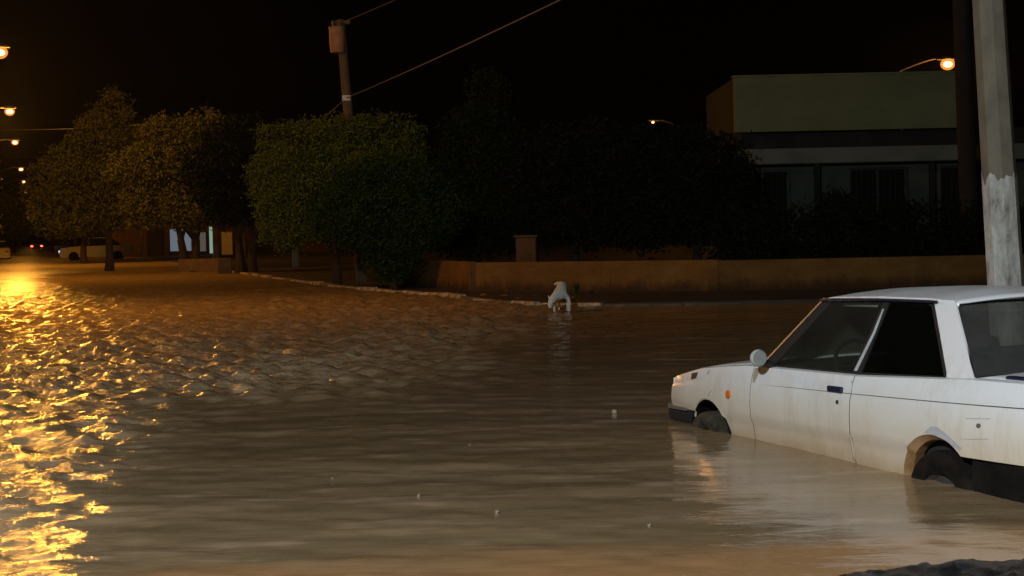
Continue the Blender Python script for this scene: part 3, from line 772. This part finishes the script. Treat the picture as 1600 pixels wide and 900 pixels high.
# whitewash coat: sits 4 mm proud, ragged upper edge
v = []; f = []; N = 64
for i in range(N):
    q = .25 + 2 * math.pi * i / N; oct_r = math.cos(math.pi / 8) / math.cos(((q - .25 + math.pi / 8) % (math.pi / 4)) - math.pi / 8)
    zt = 2.18 + .14 * noise.noise(Vector((math.cos(q) * 2.5, math.sin(q) * 2.5, 1))) + .04 * noise.noise(Vector((math.cos(q) * 9, math.sin(q) * 9, 5)))
    for z in np.linspace(0.05, zt, 10):
        r = (.172 + (.118 - .172) * z / 9.0) * (oct_r) + .004; v.append((LE * z + r * math.cos(q), r * math.sin(q), z))
for i in range(N):
    for k in range(9): f.append((i * 10 + k, ((i + 1) % N) * 10 + k, ((i + 1) % N) * 10 + k + 1, i * 10 + k + 1))
mesh('whitewash_coat', v, f, whitewash(), np_root)

dp = empty('utility_pole', (11.2, 36, -.05)); tag(dp, 'dark unlit pole standing in front of the right end of the pale house', 'utility pole')
tapered_pole('pole_shaft', (0, 0, 0), (-.28, 0, 9.5), .225, .19, M['dark_pole'], dp)
MB().box((-.2, 0, 8.6), (1.6, .1, .1)).build('crossarm', M['dark_pole'], dp)

tp = empty('utility_pole', (-4.33, 40, 0.03)); tag(tp, 'leaning brown utility pole carrying a transformer can above the olive tree', 'utility pole')
tapered_pole('pole_shaft', (.28, 0, 0), (-.12, 0, 7.05), .16, .115, M['brown_pole'], tp)
tr = MB(); tr.lathe([(0, 0), (.17, .0), (.18, .03), (.205, .30), (.205, .62), (.215, .64), (.215, .68), (.05, .72), (0, .72)], (-.20, -.24, 6.15), 'Z', 20)
tro = tr.build('transformer', rough_mat('rusty_transformer', (.30, .16, .08), (.46, .27, .15), .7, 6, .3, .01), tp, True)
for s in (-1, 1): MB().lathe([(.02, 0), (.035, .03), (.02, .06), (.035, .09), (.015, .14)], (-.20 + s * .09, -.24, 6.86), 'Z', 10).build('insulator', M['metal_grey'], tro)
MB().box((-.12, 0, 6.98), (.5, .09, .10)).build('crossarm', M['brown_pole'], tp)
MB().box((.0, -.12, 4.95), (.22, .10, .14)).build('cable_clamp', M['metal_grey'], tp)

sp = empty('utility_pole', (-13.15, 66, 0)); tag(sp, 'slim pale pole top poking above the dark trees at left', 'utility pole')
tapered_pole('pole_shaft', (0, 0, 0), (-.1, 0, 6.95), .14, .10, M['concrete_pole'], sp)
MB().tube([(-.1, -.02, 6.3), (-.1, -.02, 6.9)], .17, 10).build('transformer', M['concrete_pole'], sp, True)

def cable(a, b, sag, r, label, group='overhead cables', seg=24, mat='cable_dark'):
    a, b = Vector(a), Vector(b)
    o = MB().tube([a.lerp(b, t) - Vector((0, 0, sag * 4 * t * (1 - t))) for t in np.linspace(0, 1, seg)], r, 5).build('power_cable', M[mat], None)
    tag(o, label, 'cable', group); return o
cable((-4.33, 39.85, 4.98), (4.42, 13.85, 5.36), .10, .011, 'bright service cable running from the brown pole up to the top of the picture', mat='cable')
cable((-4.33, 39.85, 4.98), (-9.0, 52, 4.4), .35, .012, 'cable sloping down from the brown pole behind the olive tree')
cable((-4.5, 40, 6.98), (4.38, 13.85, 6.15), .15, .010, 'short upper cable fading out left of the bright service cable')
cable((-13.3, 66, 6.55), (-42, 92, 9.3), .7, .02, 'level cable passing behind the tallest left tree')
cable((-34, 95, 6.9), (-22, 80, 6.2), .4, .02, 'lower cable at the far left above the avenue')

# ------------------------------------------------------------------ trees
def crown_mesh(name, blobs, n, size, mat, parent, seed, shell=.55, sub=26):
    """blobs: (cx, cy, cz, rx, ry, rz, power) local; leaves as small quads clustered in twigs"""
    r = np.random.default_rng(seed); vol = np.array([b[3] * b[4] * b[5] for b in blobs]) ** .8; vol = vol / vol.sum()
    V = []; per = 14
    for bi, b in enumerate(blobs):
        k = int(n * vol[bi] / per); d = r.normal(size=(k, 3)); d /= np.linalg.norm(d, axis=1)[:, None]
        pw = b[6] if len(b) > 6 else 2
        m = (np.abs(d) ** pw).sum(1) ** (1 / pw); d = d / m[:, None]
        rad = shell + (1 - shell) * r.random(k) ** .6
        lump = np.array([1 + .20 * noise.noise(Vector(q * 2.3) + Vector((seed, bi, 0))) + .13 * noise.noise(Vector(q * 6) + Vector((bi, seed, 0))) for q in d])
        C = np.array(b[:3]) + d * rad[:, None] * lump[:, None] * np.array(b[3:6])
        # clumps with leaves around them
        C = C + r.normal(size=C.shape) * .04
        L = (C[:, None, :] + r.normal(size=(k, per, 3)) * np.array([1, 1, .75]) * size * 1.7).reshape(-1, 3)
        V.append(L)
    P = np.concatenate(V); n = len(P)
    a = r.normal(size=(n, 3)); a /= np.linalg.norm(a, axis=1)[:, None]; c = r.normal(size=(n, 3)); c = np.cross(a, c); c /= np.linalg.norm(c, axis=1)[:, None]
    s = size * r.uniform(.6, 1.25, n)[:, None]
    q = np.stack([P - a * s, P + c * s * .42, P + a * s, P - c * s * .42], 1).reshape(-1, 3).astype(np.float32)
    me = bpy.data.meshes.new(name); me.vertices.add(len(q)); me.vertices.foreach_set('co', q.ravel())
    me.loops.add(len(q)); me.loops.foreach_set('vertex_index', np.arange(len(q), dtype=np.int32))
    me.polygons.add(n); me.polygons.foreach_set('loop_start', np.arange(0, len(q), 4, dtype=np.int32)); me.update(calc_edges=True)
    return link_mesh(name, me, mat, parent)

def tree(loc, blobs, n, size, mat, label, th, seed, tr=.16, lean=0, stems=1, name='tree', group=None, shell=.5):
    root = empty(name, loc); tag(root, label, 'tree' if name != 'hedge' else 'hedge', group)
    r = random.Random(seed); mb = MB()
    for s_ in range(stems):
        ox = (s_ - (stems - 1) / 2) * tr * 2.2
        base = Vector((ox, r.uniform(-.1, .1), 0)); fork = Vector((ox * 1.5 + lean, 0, th))
        mb.tube([base + Vector((0, 0, -.05)), base.lerp(fork, .35) + Vector((r.uniform(-.06, .06), 0, 0)), fork], [tr * 1.25, tr * .95, tr * .75], 9)
        for b in blobs:
            if r.random() < .9:
                e = Vector(b[:3]); m = fork.lerp(e, .5) + Vector((r.uniform(-.3, .3), r.uniform(-.3, .3), r.uniform(0, .3)))
                mb.tube([fork - Vector((0, 0, .1)), m, e], [tr * .55, tr * .32, tr * .12], 6)
                for q in range(3):
                    e2 = e + Vector((r.uniform(-1, 1) * b[3], r.uniform(-1, 1) * b[4], r.uniform(-.4, 1) * b[5])) * .7
                    mb.tube([m, m.lerp(e2, .6), e2], [tr * .22, tr * .13, tr * .05], 5)
    mb.build('trunk', M['bark'], root, True)
    crown_mesh('crown', blobs, n, size, M[mat], root, seed, shell)
    return root
# tall ragged tree beside the avenue: peak at upper right, shoulder stepping down to the left
tree((-16.3, 60, .03), [(.35, 0, 6.35, .75, .9, 1.1), (-.35, 0, 5.3, 1.15, 1.3, 1.1), (-1.35, .2, 4.3, 1.2, 1.4, 1.0), (-2.3, .2, 3.5, 1.2, 1.4, 1.0), (-.6, 0, 3.4, 1.9, 1.6, 1.4), (.9, .3, 4.5, 1.3, 1.4, 1.4), (-1.6, 0, 2.3, 1.5, 1.5, 1.0), (.8, 0, 2.7, 1.4, 1.4, 1.1)], 42000, .075, 'leaf_brown', 'tall ragged tree whose lit shoulder steps down towards the avenue', 1.5, 1, .17)
tree((-12.2, 56, .03), [(-.6, 0, 5.0, 1.2, 1.2, .9), (.7, 0, 5.1, 1.2, 1.3, .85), (-1.6, -.3, 3.9, 1.3, 1.2, .9), (-.3, 0, 3.9, 1.7, 1.5, 1.2), (1.3, .2, 4.0, 1.3, 1.4, 1.2), (-1.2, 0, 2.6, 1.4, 1.3, .9), (.4, 0, 2.5, 1.6, 1.4, 1.0)], 38000, .075, 'leaf_brown', 'broad dark tree with a lit left clump, right of the tallest one', 1.2, 2, .18, stems=2)
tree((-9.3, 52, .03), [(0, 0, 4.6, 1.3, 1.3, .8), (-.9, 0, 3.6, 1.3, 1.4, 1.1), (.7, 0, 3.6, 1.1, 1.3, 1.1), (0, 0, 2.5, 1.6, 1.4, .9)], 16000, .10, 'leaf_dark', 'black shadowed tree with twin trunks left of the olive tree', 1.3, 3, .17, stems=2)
tree((-22.5, 78, .03), [(0, 0, 4.1, 1.6, 1.6, 1.1), (-1.1, 0, 3.0, 1.5, 1.5, 1.1), (1.2, 0, 3.1, 1.5, 1.4, 1.2), (.1, 0, 2.3, 2.0, 1.6, .8)], 14000, .12, 'leaf_brown', 'rounded tree on the avenue verge left of the tall ragged tree', 1.2, 4, .18)
tree((-33, 112, .03), [(0, 0, 4.0, 1.9, 2, 1.6), (-1.4, 0, 3.1, 1.6, 2, 1.2), (1.4, 0, 3.1, 1.7, 1.6, 1.4)], 9000, .16, 'leaf_brown', 'small distant tree behind the row, nearest the red tail lights', 1.2, 5, .18)
tree((-25.3, 69, -.1), [(0, 0, 4.6, 1.3, 1.3, 1.0), (-.5, 0, 3.4, 1.5, 1.4, 1.2), (.1, 0, 2.3, 1.2, 1.4, 1.1), (-1.8, 0, 4.2, 1.6, 1.5, 1.4)], 12000, .11, 'leaf_brown', 'dark tree cut off by the left edge across the avenue', 1.3, 6, .16)
tree((-47, 140, -.1), [(0, 0, 4.2, 1.8, 2, 1.5), (.3, 0, 2.9, 1.6, 2, 1.3)], 6000, .18, 'leaf_brown', 'distant tree glowing below the receding lamps at far left', 1.2, 7, .16)
# olive tree clipped flat, and the green tree in front of it
tree((-4.6, 38.6, .03), [(-.35, 0, 3.55, 1.5, 1.2, .72, 4), (.95, .1, 3.60, 1.25, 1.2, .72, 5), (-1.25, 0, 2.65, .95, 1.2, .95), (0, 0, 2.5, 1.6, 1.3, .9, 3), (1.0, 0, 2.6, 1.2, 1.2, .9, 4), (-1.2, 0, 1.65, .8, 1.1, .75), (.5, 0, 1.6, 1.5, 1.1, .6), (1.9, .3, 3.3, .5, .8, .8, 4)], 60000, .052, 'leaf_olive', 'flat-topped olive tree lit from the left beside the brown pole', 1.0, 8, .13)
tree((-2.72, 34.3, .0), [(-.2, 0, 2.45, 1.35, 1.0, .65), (-.9, 0, 1.80, 1.15, 1.0, .75), (.6, 0, 1.75, 1.05, .95, .75), (-.1, 0, 1.2, 1.15, .8, .5), (0, 0, .75, .70, .5, .40), (0, 0, .42, .36, .3, .28)], 42000, .05, 'leaf_green', 'dark green tree tapering to a narrow foot on the kerb before the olive tree', .45, 9, .10, shell=.35)
tree((-.9, 38.5, .03), [(.35, 0, 4.75, .55, .6, .75), (.1, 0, 3.9, 1.0, 1.0, .8), (.2, 0, 2.9, 1.35, 1.2, 1.0), (-.5, 0, 2.0, 1.2, 1.2, .9), (.9, 0, 1.9, 1.0, 1.1, .9), (.2, 0, 1.2, 1.5, 1.0, .6)], 26000, .07, 'leaf_deep', 'dark pointed tree rising behind the low wall right of the olive tree', .9, 10, .14)
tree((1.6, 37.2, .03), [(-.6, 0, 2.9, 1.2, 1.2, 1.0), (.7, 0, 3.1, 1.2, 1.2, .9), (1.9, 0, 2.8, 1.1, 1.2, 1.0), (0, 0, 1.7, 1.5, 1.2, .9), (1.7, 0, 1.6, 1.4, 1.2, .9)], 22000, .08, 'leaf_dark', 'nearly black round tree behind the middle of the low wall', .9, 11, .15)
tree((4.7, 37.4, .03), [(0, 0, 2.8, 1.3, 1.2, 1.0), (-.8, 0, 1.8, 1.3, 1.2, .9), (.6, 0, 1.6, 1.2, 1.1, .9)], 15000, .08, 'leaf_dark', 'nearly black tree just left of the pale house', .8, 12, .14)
# shrubs between wall and house, two individuals plus a clipped hedge
hb = [(x, .1 * math.sin(x * 3), .75, .75, .7, .95, 4) for x in np.arange(-2.9, 5.6, .95)]
hg = empty('hedge', (8.2, 33.4, .03)); tag(hg, 'long clipped black hedge behind the low wall under the house', 'hedge')
MB().tube([(-3.1, 0, .1), (5.6, 0, .1)], .05, 5).build('stems', M['bark'], hg); crown_mesh('foliage', hb, 26000, .07, M['leaf_dark'], hg, 31, .3)
tree((7.75, 35.0, .03), [(0, 0, 1.55, .42, .4, .55), (.2, 0, .9, .5, .4, .4)], 3500, .06, 'leaf_dark', 'small round shrub rising above the hedge before the lit wall', .5, 13, .05, name='shrub')

# ------------------------------------------------------------------ low orange wall (corner block)
def wall_run(root, a, b, top, th, mat, name='wall_panel'):
    a, b = Vector(a), Vector(b); d = b - a; L = d.length; n = max(1, int(round(L / 9))); rz = math.atan2(d.y, d.x)
    for k in range(n):
        c = a.lerp(b, (k + .5) / n); t = top + random.uniform(-.008, .012)
        o = MB().box((0, 0, 0), (L / n - .002, th, t + .1), 0, .012).build(name, mat, root); o.location = (c.x, c.y, (t + .1) / 2 - .1 + .03); o.rotation_euler = (0, 0, rz)
lw = empty('low_wall', (-.9, 32.2, .03)); tag(lw, 'low orange rendered wall running round the flooded corner', 'wall')
def W(x, y): return (x + .9, y - 32.2)
wall_run(lw, (*W(-.75, 32.1),), (*W(4.2, 29.9),), .60, .17, M['orange_wall'])
wall_run(lw, (*W(4.16, 29.92),), (*W(16, 29.3),), .585, .17, M['orange_wall'])
wall_run(lw, (*W(-.85, 32.2),), (*W(-3.1, 38.6),), .62, .17, M['orange_wall'])
MB().box((.08, -.02, .28), (.30, .30, .70), .3, .015).build('wall_post', M['orange_wall'], lw)
gp = empty('gate_pillar', (.36, 32.9, .03)); tag(gp, 'short brown pillar rising behind the orange wall beside the white dog', 'pillar')
MB().box((0, 0, .58), (.46, .34, 1.16), -.2, .02).build('pillar_shaft', M['brown_wall'], gp); MB().box((0, 0, 1.18), (.54, .42, .05), -.2, .01).build('pillar_cap', M['brown_wall'], gp)

# weeds along the wall
def weed(loc, n, h, seed, label, cat='weed', group='weeds at the foot of the orange wall'):
    r = random.Random(seed); root = empty('weed_plant', loc); tag(root, label, cat, group)
    for k in range(n):
        a = r.uniform(0, 6.28); l = h * r.uniform(.5, 1); sp = r.uniform(.1, .5) * l
        e = Vector((math.cos(a) * sp, math.sin(a) * sp, l)); m = e * .5 + Vector((0, 0, l * .12)); wd = Vector((-math.sin(a), math.cos(a), 0)) * h * .13
        mesh('leaf', [(0, 0, 0), m + wd, e, m - wd], [(0, 1, 2, 3)], M['leaf_green'], root)
weed((1.27, 29.3, .03), 16, .28, 1, 'tallest green weed at the wall foot right of the dog')
weed((1.55, 28.9, .03), 12, .14, 2, 'flat spreading weed just right of the tallest weed')
weed((2.3, 28.8, .03), 10, .11, 3, 'small weed tuft by the wall, middle of the three low tufts')
weed((3.3, 28.7, .03), 10, .10, 4, 'small weed tuft farthest right along the wall')

# ------------------------------------------------------------------ pale house at right
hs = empty('house', (6.46, 42, .03)); tag(hs, 'pale flat-roofed house with a long parapet and dark windows behind the hedge', 'house')
def part(name, x0, x1, y0, y1, z0, z1, mat, parent=hs, bev=0):
    return MB().box(((x0 + x1) / 2, (y0 + y1) / 2, (z0 + z1) / 2), (abs(x1 - x0), abs(y1 - y0), abs(z1 - z0)), 0, bev).build(name, mat, parent)
part('parapet', -.05, 6.35, 0, .25, 3.93, 5.47, M['house_cream'])
part('parapet_cap', -.09, 6.39, -.05, .30, 5.472, 5.53, M['house_cream'])
part('side_wall', -.05, .20, .252, 6.0, 3.2, 5.47, M['house_side'])
part('roof_slab', .202, 6.35, .252, 6.0, 5.2, 5.3, M['house_grey'])
part('upper_recess', -.0, 9.2, .6, .8, 3.42, 3.928, M['house_dark'])
part('eave', -.55, 9.6, -1.0, .55, 2.97, 3.40, M['house_eave'], bev=.02)
# ground floor wall built between its openings
op = [(-.02, 1.50), (3.18, 4.85), (5.75, 7.1)]; z0w, z1w = .85, 2.85
edges = [-.5]; 
for a, b in op: edges += [a, b]
edges.append(9.5)
for k in range(0, len(edges) - 1, 2): part('wall', edges[k], edges[k + 1], .0, .25, -.1, 2.968, M['house_grey'])
for a, b in op:
    part('wall', a + .002, b - .002, .0, .25, -.1, z0w, M['house_grey']); part('wall', a + .002, b - .002, .0, .25, z1w, 2.966, M['house_grey'])
    fr = empty('window', (0, 0, 0)); fr.parent = hs
    part('pane', a + .05, b - .05, .17, .18, z0w + .05, z1w - .05, M['pane_dark'], fr)
    fm = MB()
    for (u0, u1, q0, q1) in ((a, a + .06, z0w, z1w), (b - .06, b, z0w, z1w), (a + .061, b - .061, z0w, z0w + .06), (a + .061, b - .061, z1w - .06, z1w), ((a + b) / 2 - .025, (a + b) / 2 + .025, z0w + .061, z1w - .061)):
        fm.box(((u0 + u1) / 2, .15, (q0 + q1) / 2), (u1 - u0, .08, q1 - q0))
    fm.build('window_frame', M['frame_dark'], fr)
    for x in np.arange(a + .18, b - .1, .16): MB().tube([(x, .03, z0w + .02), (x, .03, z1w - .02)], .009, 5).build('window_bar', M['frame_dark'], fr)
for x in (2.0, 5.2): part('porch_post', x, x + .14, -.9, -.76, 0, 2.968, M['house_dark'])
part('side_wall', -.5, -.25, .252, 6.0, -.1, 2.968, M['house_grey'])

# ------------------------------------------------------------------ low shops far behind the left trees
sh = empty('shop_row', (-24.5, 98, 0.03)); tag(sh, 'low dark row of shopfronts behind the left tree trunks with lit doorways', 'building')
def sp_(name, x0, x1, z0, z1, mat, y=0, d=.2, parent=sh): return part(name, x0, x1, y, y + d, z0, z1, mat, parent)
sp_('wall', -2, 12.5, 0, 3.3, M['brown_wall'])
sp_('roof_edge', -2.2, 12.7, 3.302, 3.5, M['house_dark'], -.3, .6)
sp_('lit_doorway', 1.95, 3.35, .30, 1.75, emit('bluish_lit_door', (.36, .46, .56), .30), -.06, .05)
sp_('lit_window', 3.75, 4.3, .25, 1.5, emit('dim_lit_window', (.30, .26, .22), .25), -.06, .05)
sp_('lit_window', 4.55, 4.75, .1, 1.9, emit('greenish_light', (.4, .6, .5), .5), -.06, .05)
sp_('lit_doorway', 5.35, 6.05, .0, 1.5, emit('amber_lit_door', (.75, .28, .03), .10), -.06, .05)
sp_('door_frame', 1.8, 1.95, 0, 2.4, M['frame_dark'], -.1, .08); sp_('door_frame', 3.35, 3.5, 0, 2.4, M['frame_dark'], -.1, .08)
for x in (.4, 7.6, 9.4): 
    sp_('shutter', x, x + 1.1, .05, 2.2, M['house_dark'], -.05, .04)
def post(x, y, h, r, mat, label, grp='posts between the left trees'):
    o = MB().tube([(0, 0, 0), (0, 0, h * .9), (0, 0, h)], [r, r * .95, r * .6], 10).build('bollard', mat, None, True); o.location = (x, y, .03); tag(o, label, 'post', grp)
cream = plain('cream_post_paint', (.55, .48, .36), .7)
post(-21.2, 85, 1.75, .10, cream, 'thin cream post left of the bluish lit doorway')
post(-11.3, 62, 1.55, .16, plain('pinkish_post_paint', (.50, .38, .30), .7), 'pinkish pale post just left of the twin trunks')
post(-8.6, 59, 2.1, .14, plain('grey_post_paint', (.30, .30, .26), .7), 'grey post under the left edge of the olive tree')
pl = empty('planter', (-11.7, 56.2, 0)); tag(pl, 'low tan masonry planter at the water edge below the left trees', 'planter')
tan = rough_mat('tan_masonry', (.12, .07, .032), (.20, .125, .06), .85, 4, .4, .01)
for (cx, cy, dx, dy) in ((0, -.4, 1.7, .14), (0, .4, 1.7, .14), (-.78, 0, .14, .655), (.78, 0, .14, .655)): MB().box((cx, cy, .24), (dx, dy, .50), 0, .01).build('planter_wall', tan, pl)
MB().box((0, 0, .36), (1.4, .64, .1)).build('soil', M['pavement'], pl)
gb = MB().box((0, 0, 0), (.5, .4, .55), .2, .03).build('crate', rough_mat('dark_crate', (.05, .04, .03), (.12, .09, .07), .8, 4, .3, .01), None); gb.location = (-10.2, 52.6, .27); tag(gb, 'dark crate standing on the kerb right of the tan planter', 'crate')

# ------------------------------------------------------------------ white dog
def skinned(name, verts, edges, rad, mat, parent, sub=2, root_i=0):
    me = bpy.data.meshes.new(name); me.from_pydata(verts, edges, []); me.update()
    o = link_mesh(name, me, mat, parent)
    o.modifiers.new('skin', 'SKIN'); sk = me.skin_vertices[0].data if me.skin_vertices else None
    if sk is None:
        bm = bmesh.new(); bm.from_mesh(me); bm.verts.layers.skin.verify(); bm.to_mesh(me); bm.free(); sk = me.skin_vertices[0].data
    for i, r in enumerate(rad):
        sk[i].radius = (r if hasattr(r, '__len__') else (r, r)); sk[i].use_root = (i == root_i)
    s = o.modifiers.new('smooth', 'SUBSURF'); s.levels = sub; s.render_levels = sub
    return o
fur = rough_mat('pale_dog_fur', (.66, .70, .62), (.80, .82, .76), .9, 12, .6, .01)
dog = empty('dog', (.80, 24.5, 0)); tag(dog, 'white dog with lowered head wading and sniffing at the kerb', 'dog')
# the dog comes towards the viewer and bends to its right (picture left)
V = [(.05, .34, .41), (.045, .22, .42), (.03, .08, .37), (-.005, -.06, .30), (-.085, -.15, .27), (-.145, -.20, .21), (-.175, -.245, .15), (-.185, -.30, .07),   # pelvis..nose 0-7
     (.12, -.03, .24), (.145, -.04, .14), (.140, -.05, .05), (.130, -.075, -.06),     # left front leg 8-11
     (-.09, -.02, .21), (-.115, -.06, .12), (-.105, -.08, .03), (-.105, -.10, -.06),   # right front leg 12-15
     (.11, .36, .33), (.13, .33, .22), (.13, .42, .13), (.13, .38, -.05),            # left hind 16-19
     (-.02, .36, .33), (-.02, .33, .22), (-.02, .42, .13), (-.02, .38, -.05),        # right hind 20-23
     (.03, .40, .45), (-.03, .44, .47), (-.09, .46, .43)]                            # tail 24-26
Eg = [(0, 1), (1, 2), (2, 3), (3, 4), (4, 5), (5, 6), (6, 7), (3, 8), (8, 9), (9, 10), (10, 11), (3, 12), (12, 13), (13, 14), (14, 15), (0, 16), (16, 17), (17, 18), (18, 19), (0, 20), (20, 21), (21, 22), (22, 23), (0, 24), (24, 25), (25, 26)]
R = [.088, .090, .096, .088, .066, .068, .046, .024, .040, .027, .021, .020, .036, .025, .020, .019, .05, .034, .022, .020, .05, .034, .022, .020, .022, .016, .012]
skinned('body', V, Eg, R, fur, dog)
for sx in (-1, 1):
    ear = MB(); c = Vector((-.145 + sx * .045, -.175, .235)); ear.add([c + Vector((-.018, -.01, 0)), c + Vector((.018, -.01, 0)), c + Vector((sx * .02, .0, .055)), c + Vector((0, .018, 0))], [(0, 1, 2), (1, 3, 2), (3, 0, 2), (0, 3, 1)]); ear.build('ear', fur, dog)
    MB().lathe([(0, -.006), (.006, 0), (0, .006)], (-.172 + sx * .03, -.275, .155), 'Y', 8).build('eye', M['trim_black'], dog)
MB().lathe([(0, -.012), (.012, -.006), (.014, .004), (0, .012)], (-.185, -.320, .066), 'Y', 10).build('nose', M['trim_black'], dog)

# ------------------------------------------------------------------ rain splashes and floating bits
def splash(x, y, s, label):
    mb = MB(); mb.lathe([(.013 * s, -.004), (.019 * s, .006 * s), (.022 * s, .010 * s), (.017 * s, .004 * s)], (0, 0, 0), 'Z', 14); 
    r = random.Random(int(x * 100)); 
    for k in range(7):
        a = r.uniform(0, 6.28); q = r.uniform(.008, .03) * s; zz = r.uniform(.004, .035) * s; dr = r.uniform(.0015, .004) * s
        mb.lathe([(0, -dr), (dr, 0), (0, dr * 1.3)], (q * math.cos(a), q * math.sin(a), zz), 'Z', 6)
    o = mb.build('rain_splash', M['splash'], None, True); o.location = (x, y, float(water_z(np.array([[x]]), np.array([[y]]))[0, 0]) + .003); tag(o, label, 'splash', 'rain splashes on the flood water'); return o
M['splash'] = plain('frothy_drop', (.36, .32, .26), .3)
SP = [(-.10, 7.3, .8, 'largest pale rain splash, in the middle of the foreground water'), (-.52, 7.8, .6, 'rain splash left of the largest one on the foreground water'), (-1.05, 8.4, .35, 'faint rain splash farthest left on the open brown water'),
      (.62, 6.9, .6, 'rain splash nearest the bottom edge, left of the car reflection'), (1.25, 7.6, .4, 'rain splash on the bright reflection of the car door'), (-.3, 9.6, .35, 'small rain splash in mid water behind the other ones')]
for x, y, s, lab in SP: splash(x, y, s * .75, lab)
fl = MB(); fl.lathe([(0, -.02), (.02, -.015), (.030, .0), (.024, .02), (.01, .03), (0, .03)], (0, 0, 0), 'Z', 12)
fo = fl.build('floating_fruit', plain('tan_rind', (.30, .25, .15), .6), None, True); fo.location = (.755, 11.15, .0); fo.scale = (.75,) * 3; tag(fo, 'small round tan object floating left of the car bumper', 'debris')

# ------------------------------------------------------------------ wet night air
hz = MB().box((0, 120, 4.2), (900, 640, 10.4)).build('haze', None); tag(hz, kind='stuff')
hm = bpy.data.materials.new('night_haze'); hm.use_nodes = True; hn = hm.node_tree; hn.nodes.clear()
ho = hn.nodes.new('ShaderNodeOutputMaterial'); hv = hn.nodes.new('ShaderNodeVolumePrincipled'); hv.inputs['Density'].default_value = .00014; hv.inputs['Color'].default_value = (.9, .9, .9, 1); hv.inputs['Anisotropy'].default_value = .5
hn.links.new(hv.outputs[0], ho.inputs['Volume']); hz.data.materials.append(hm)
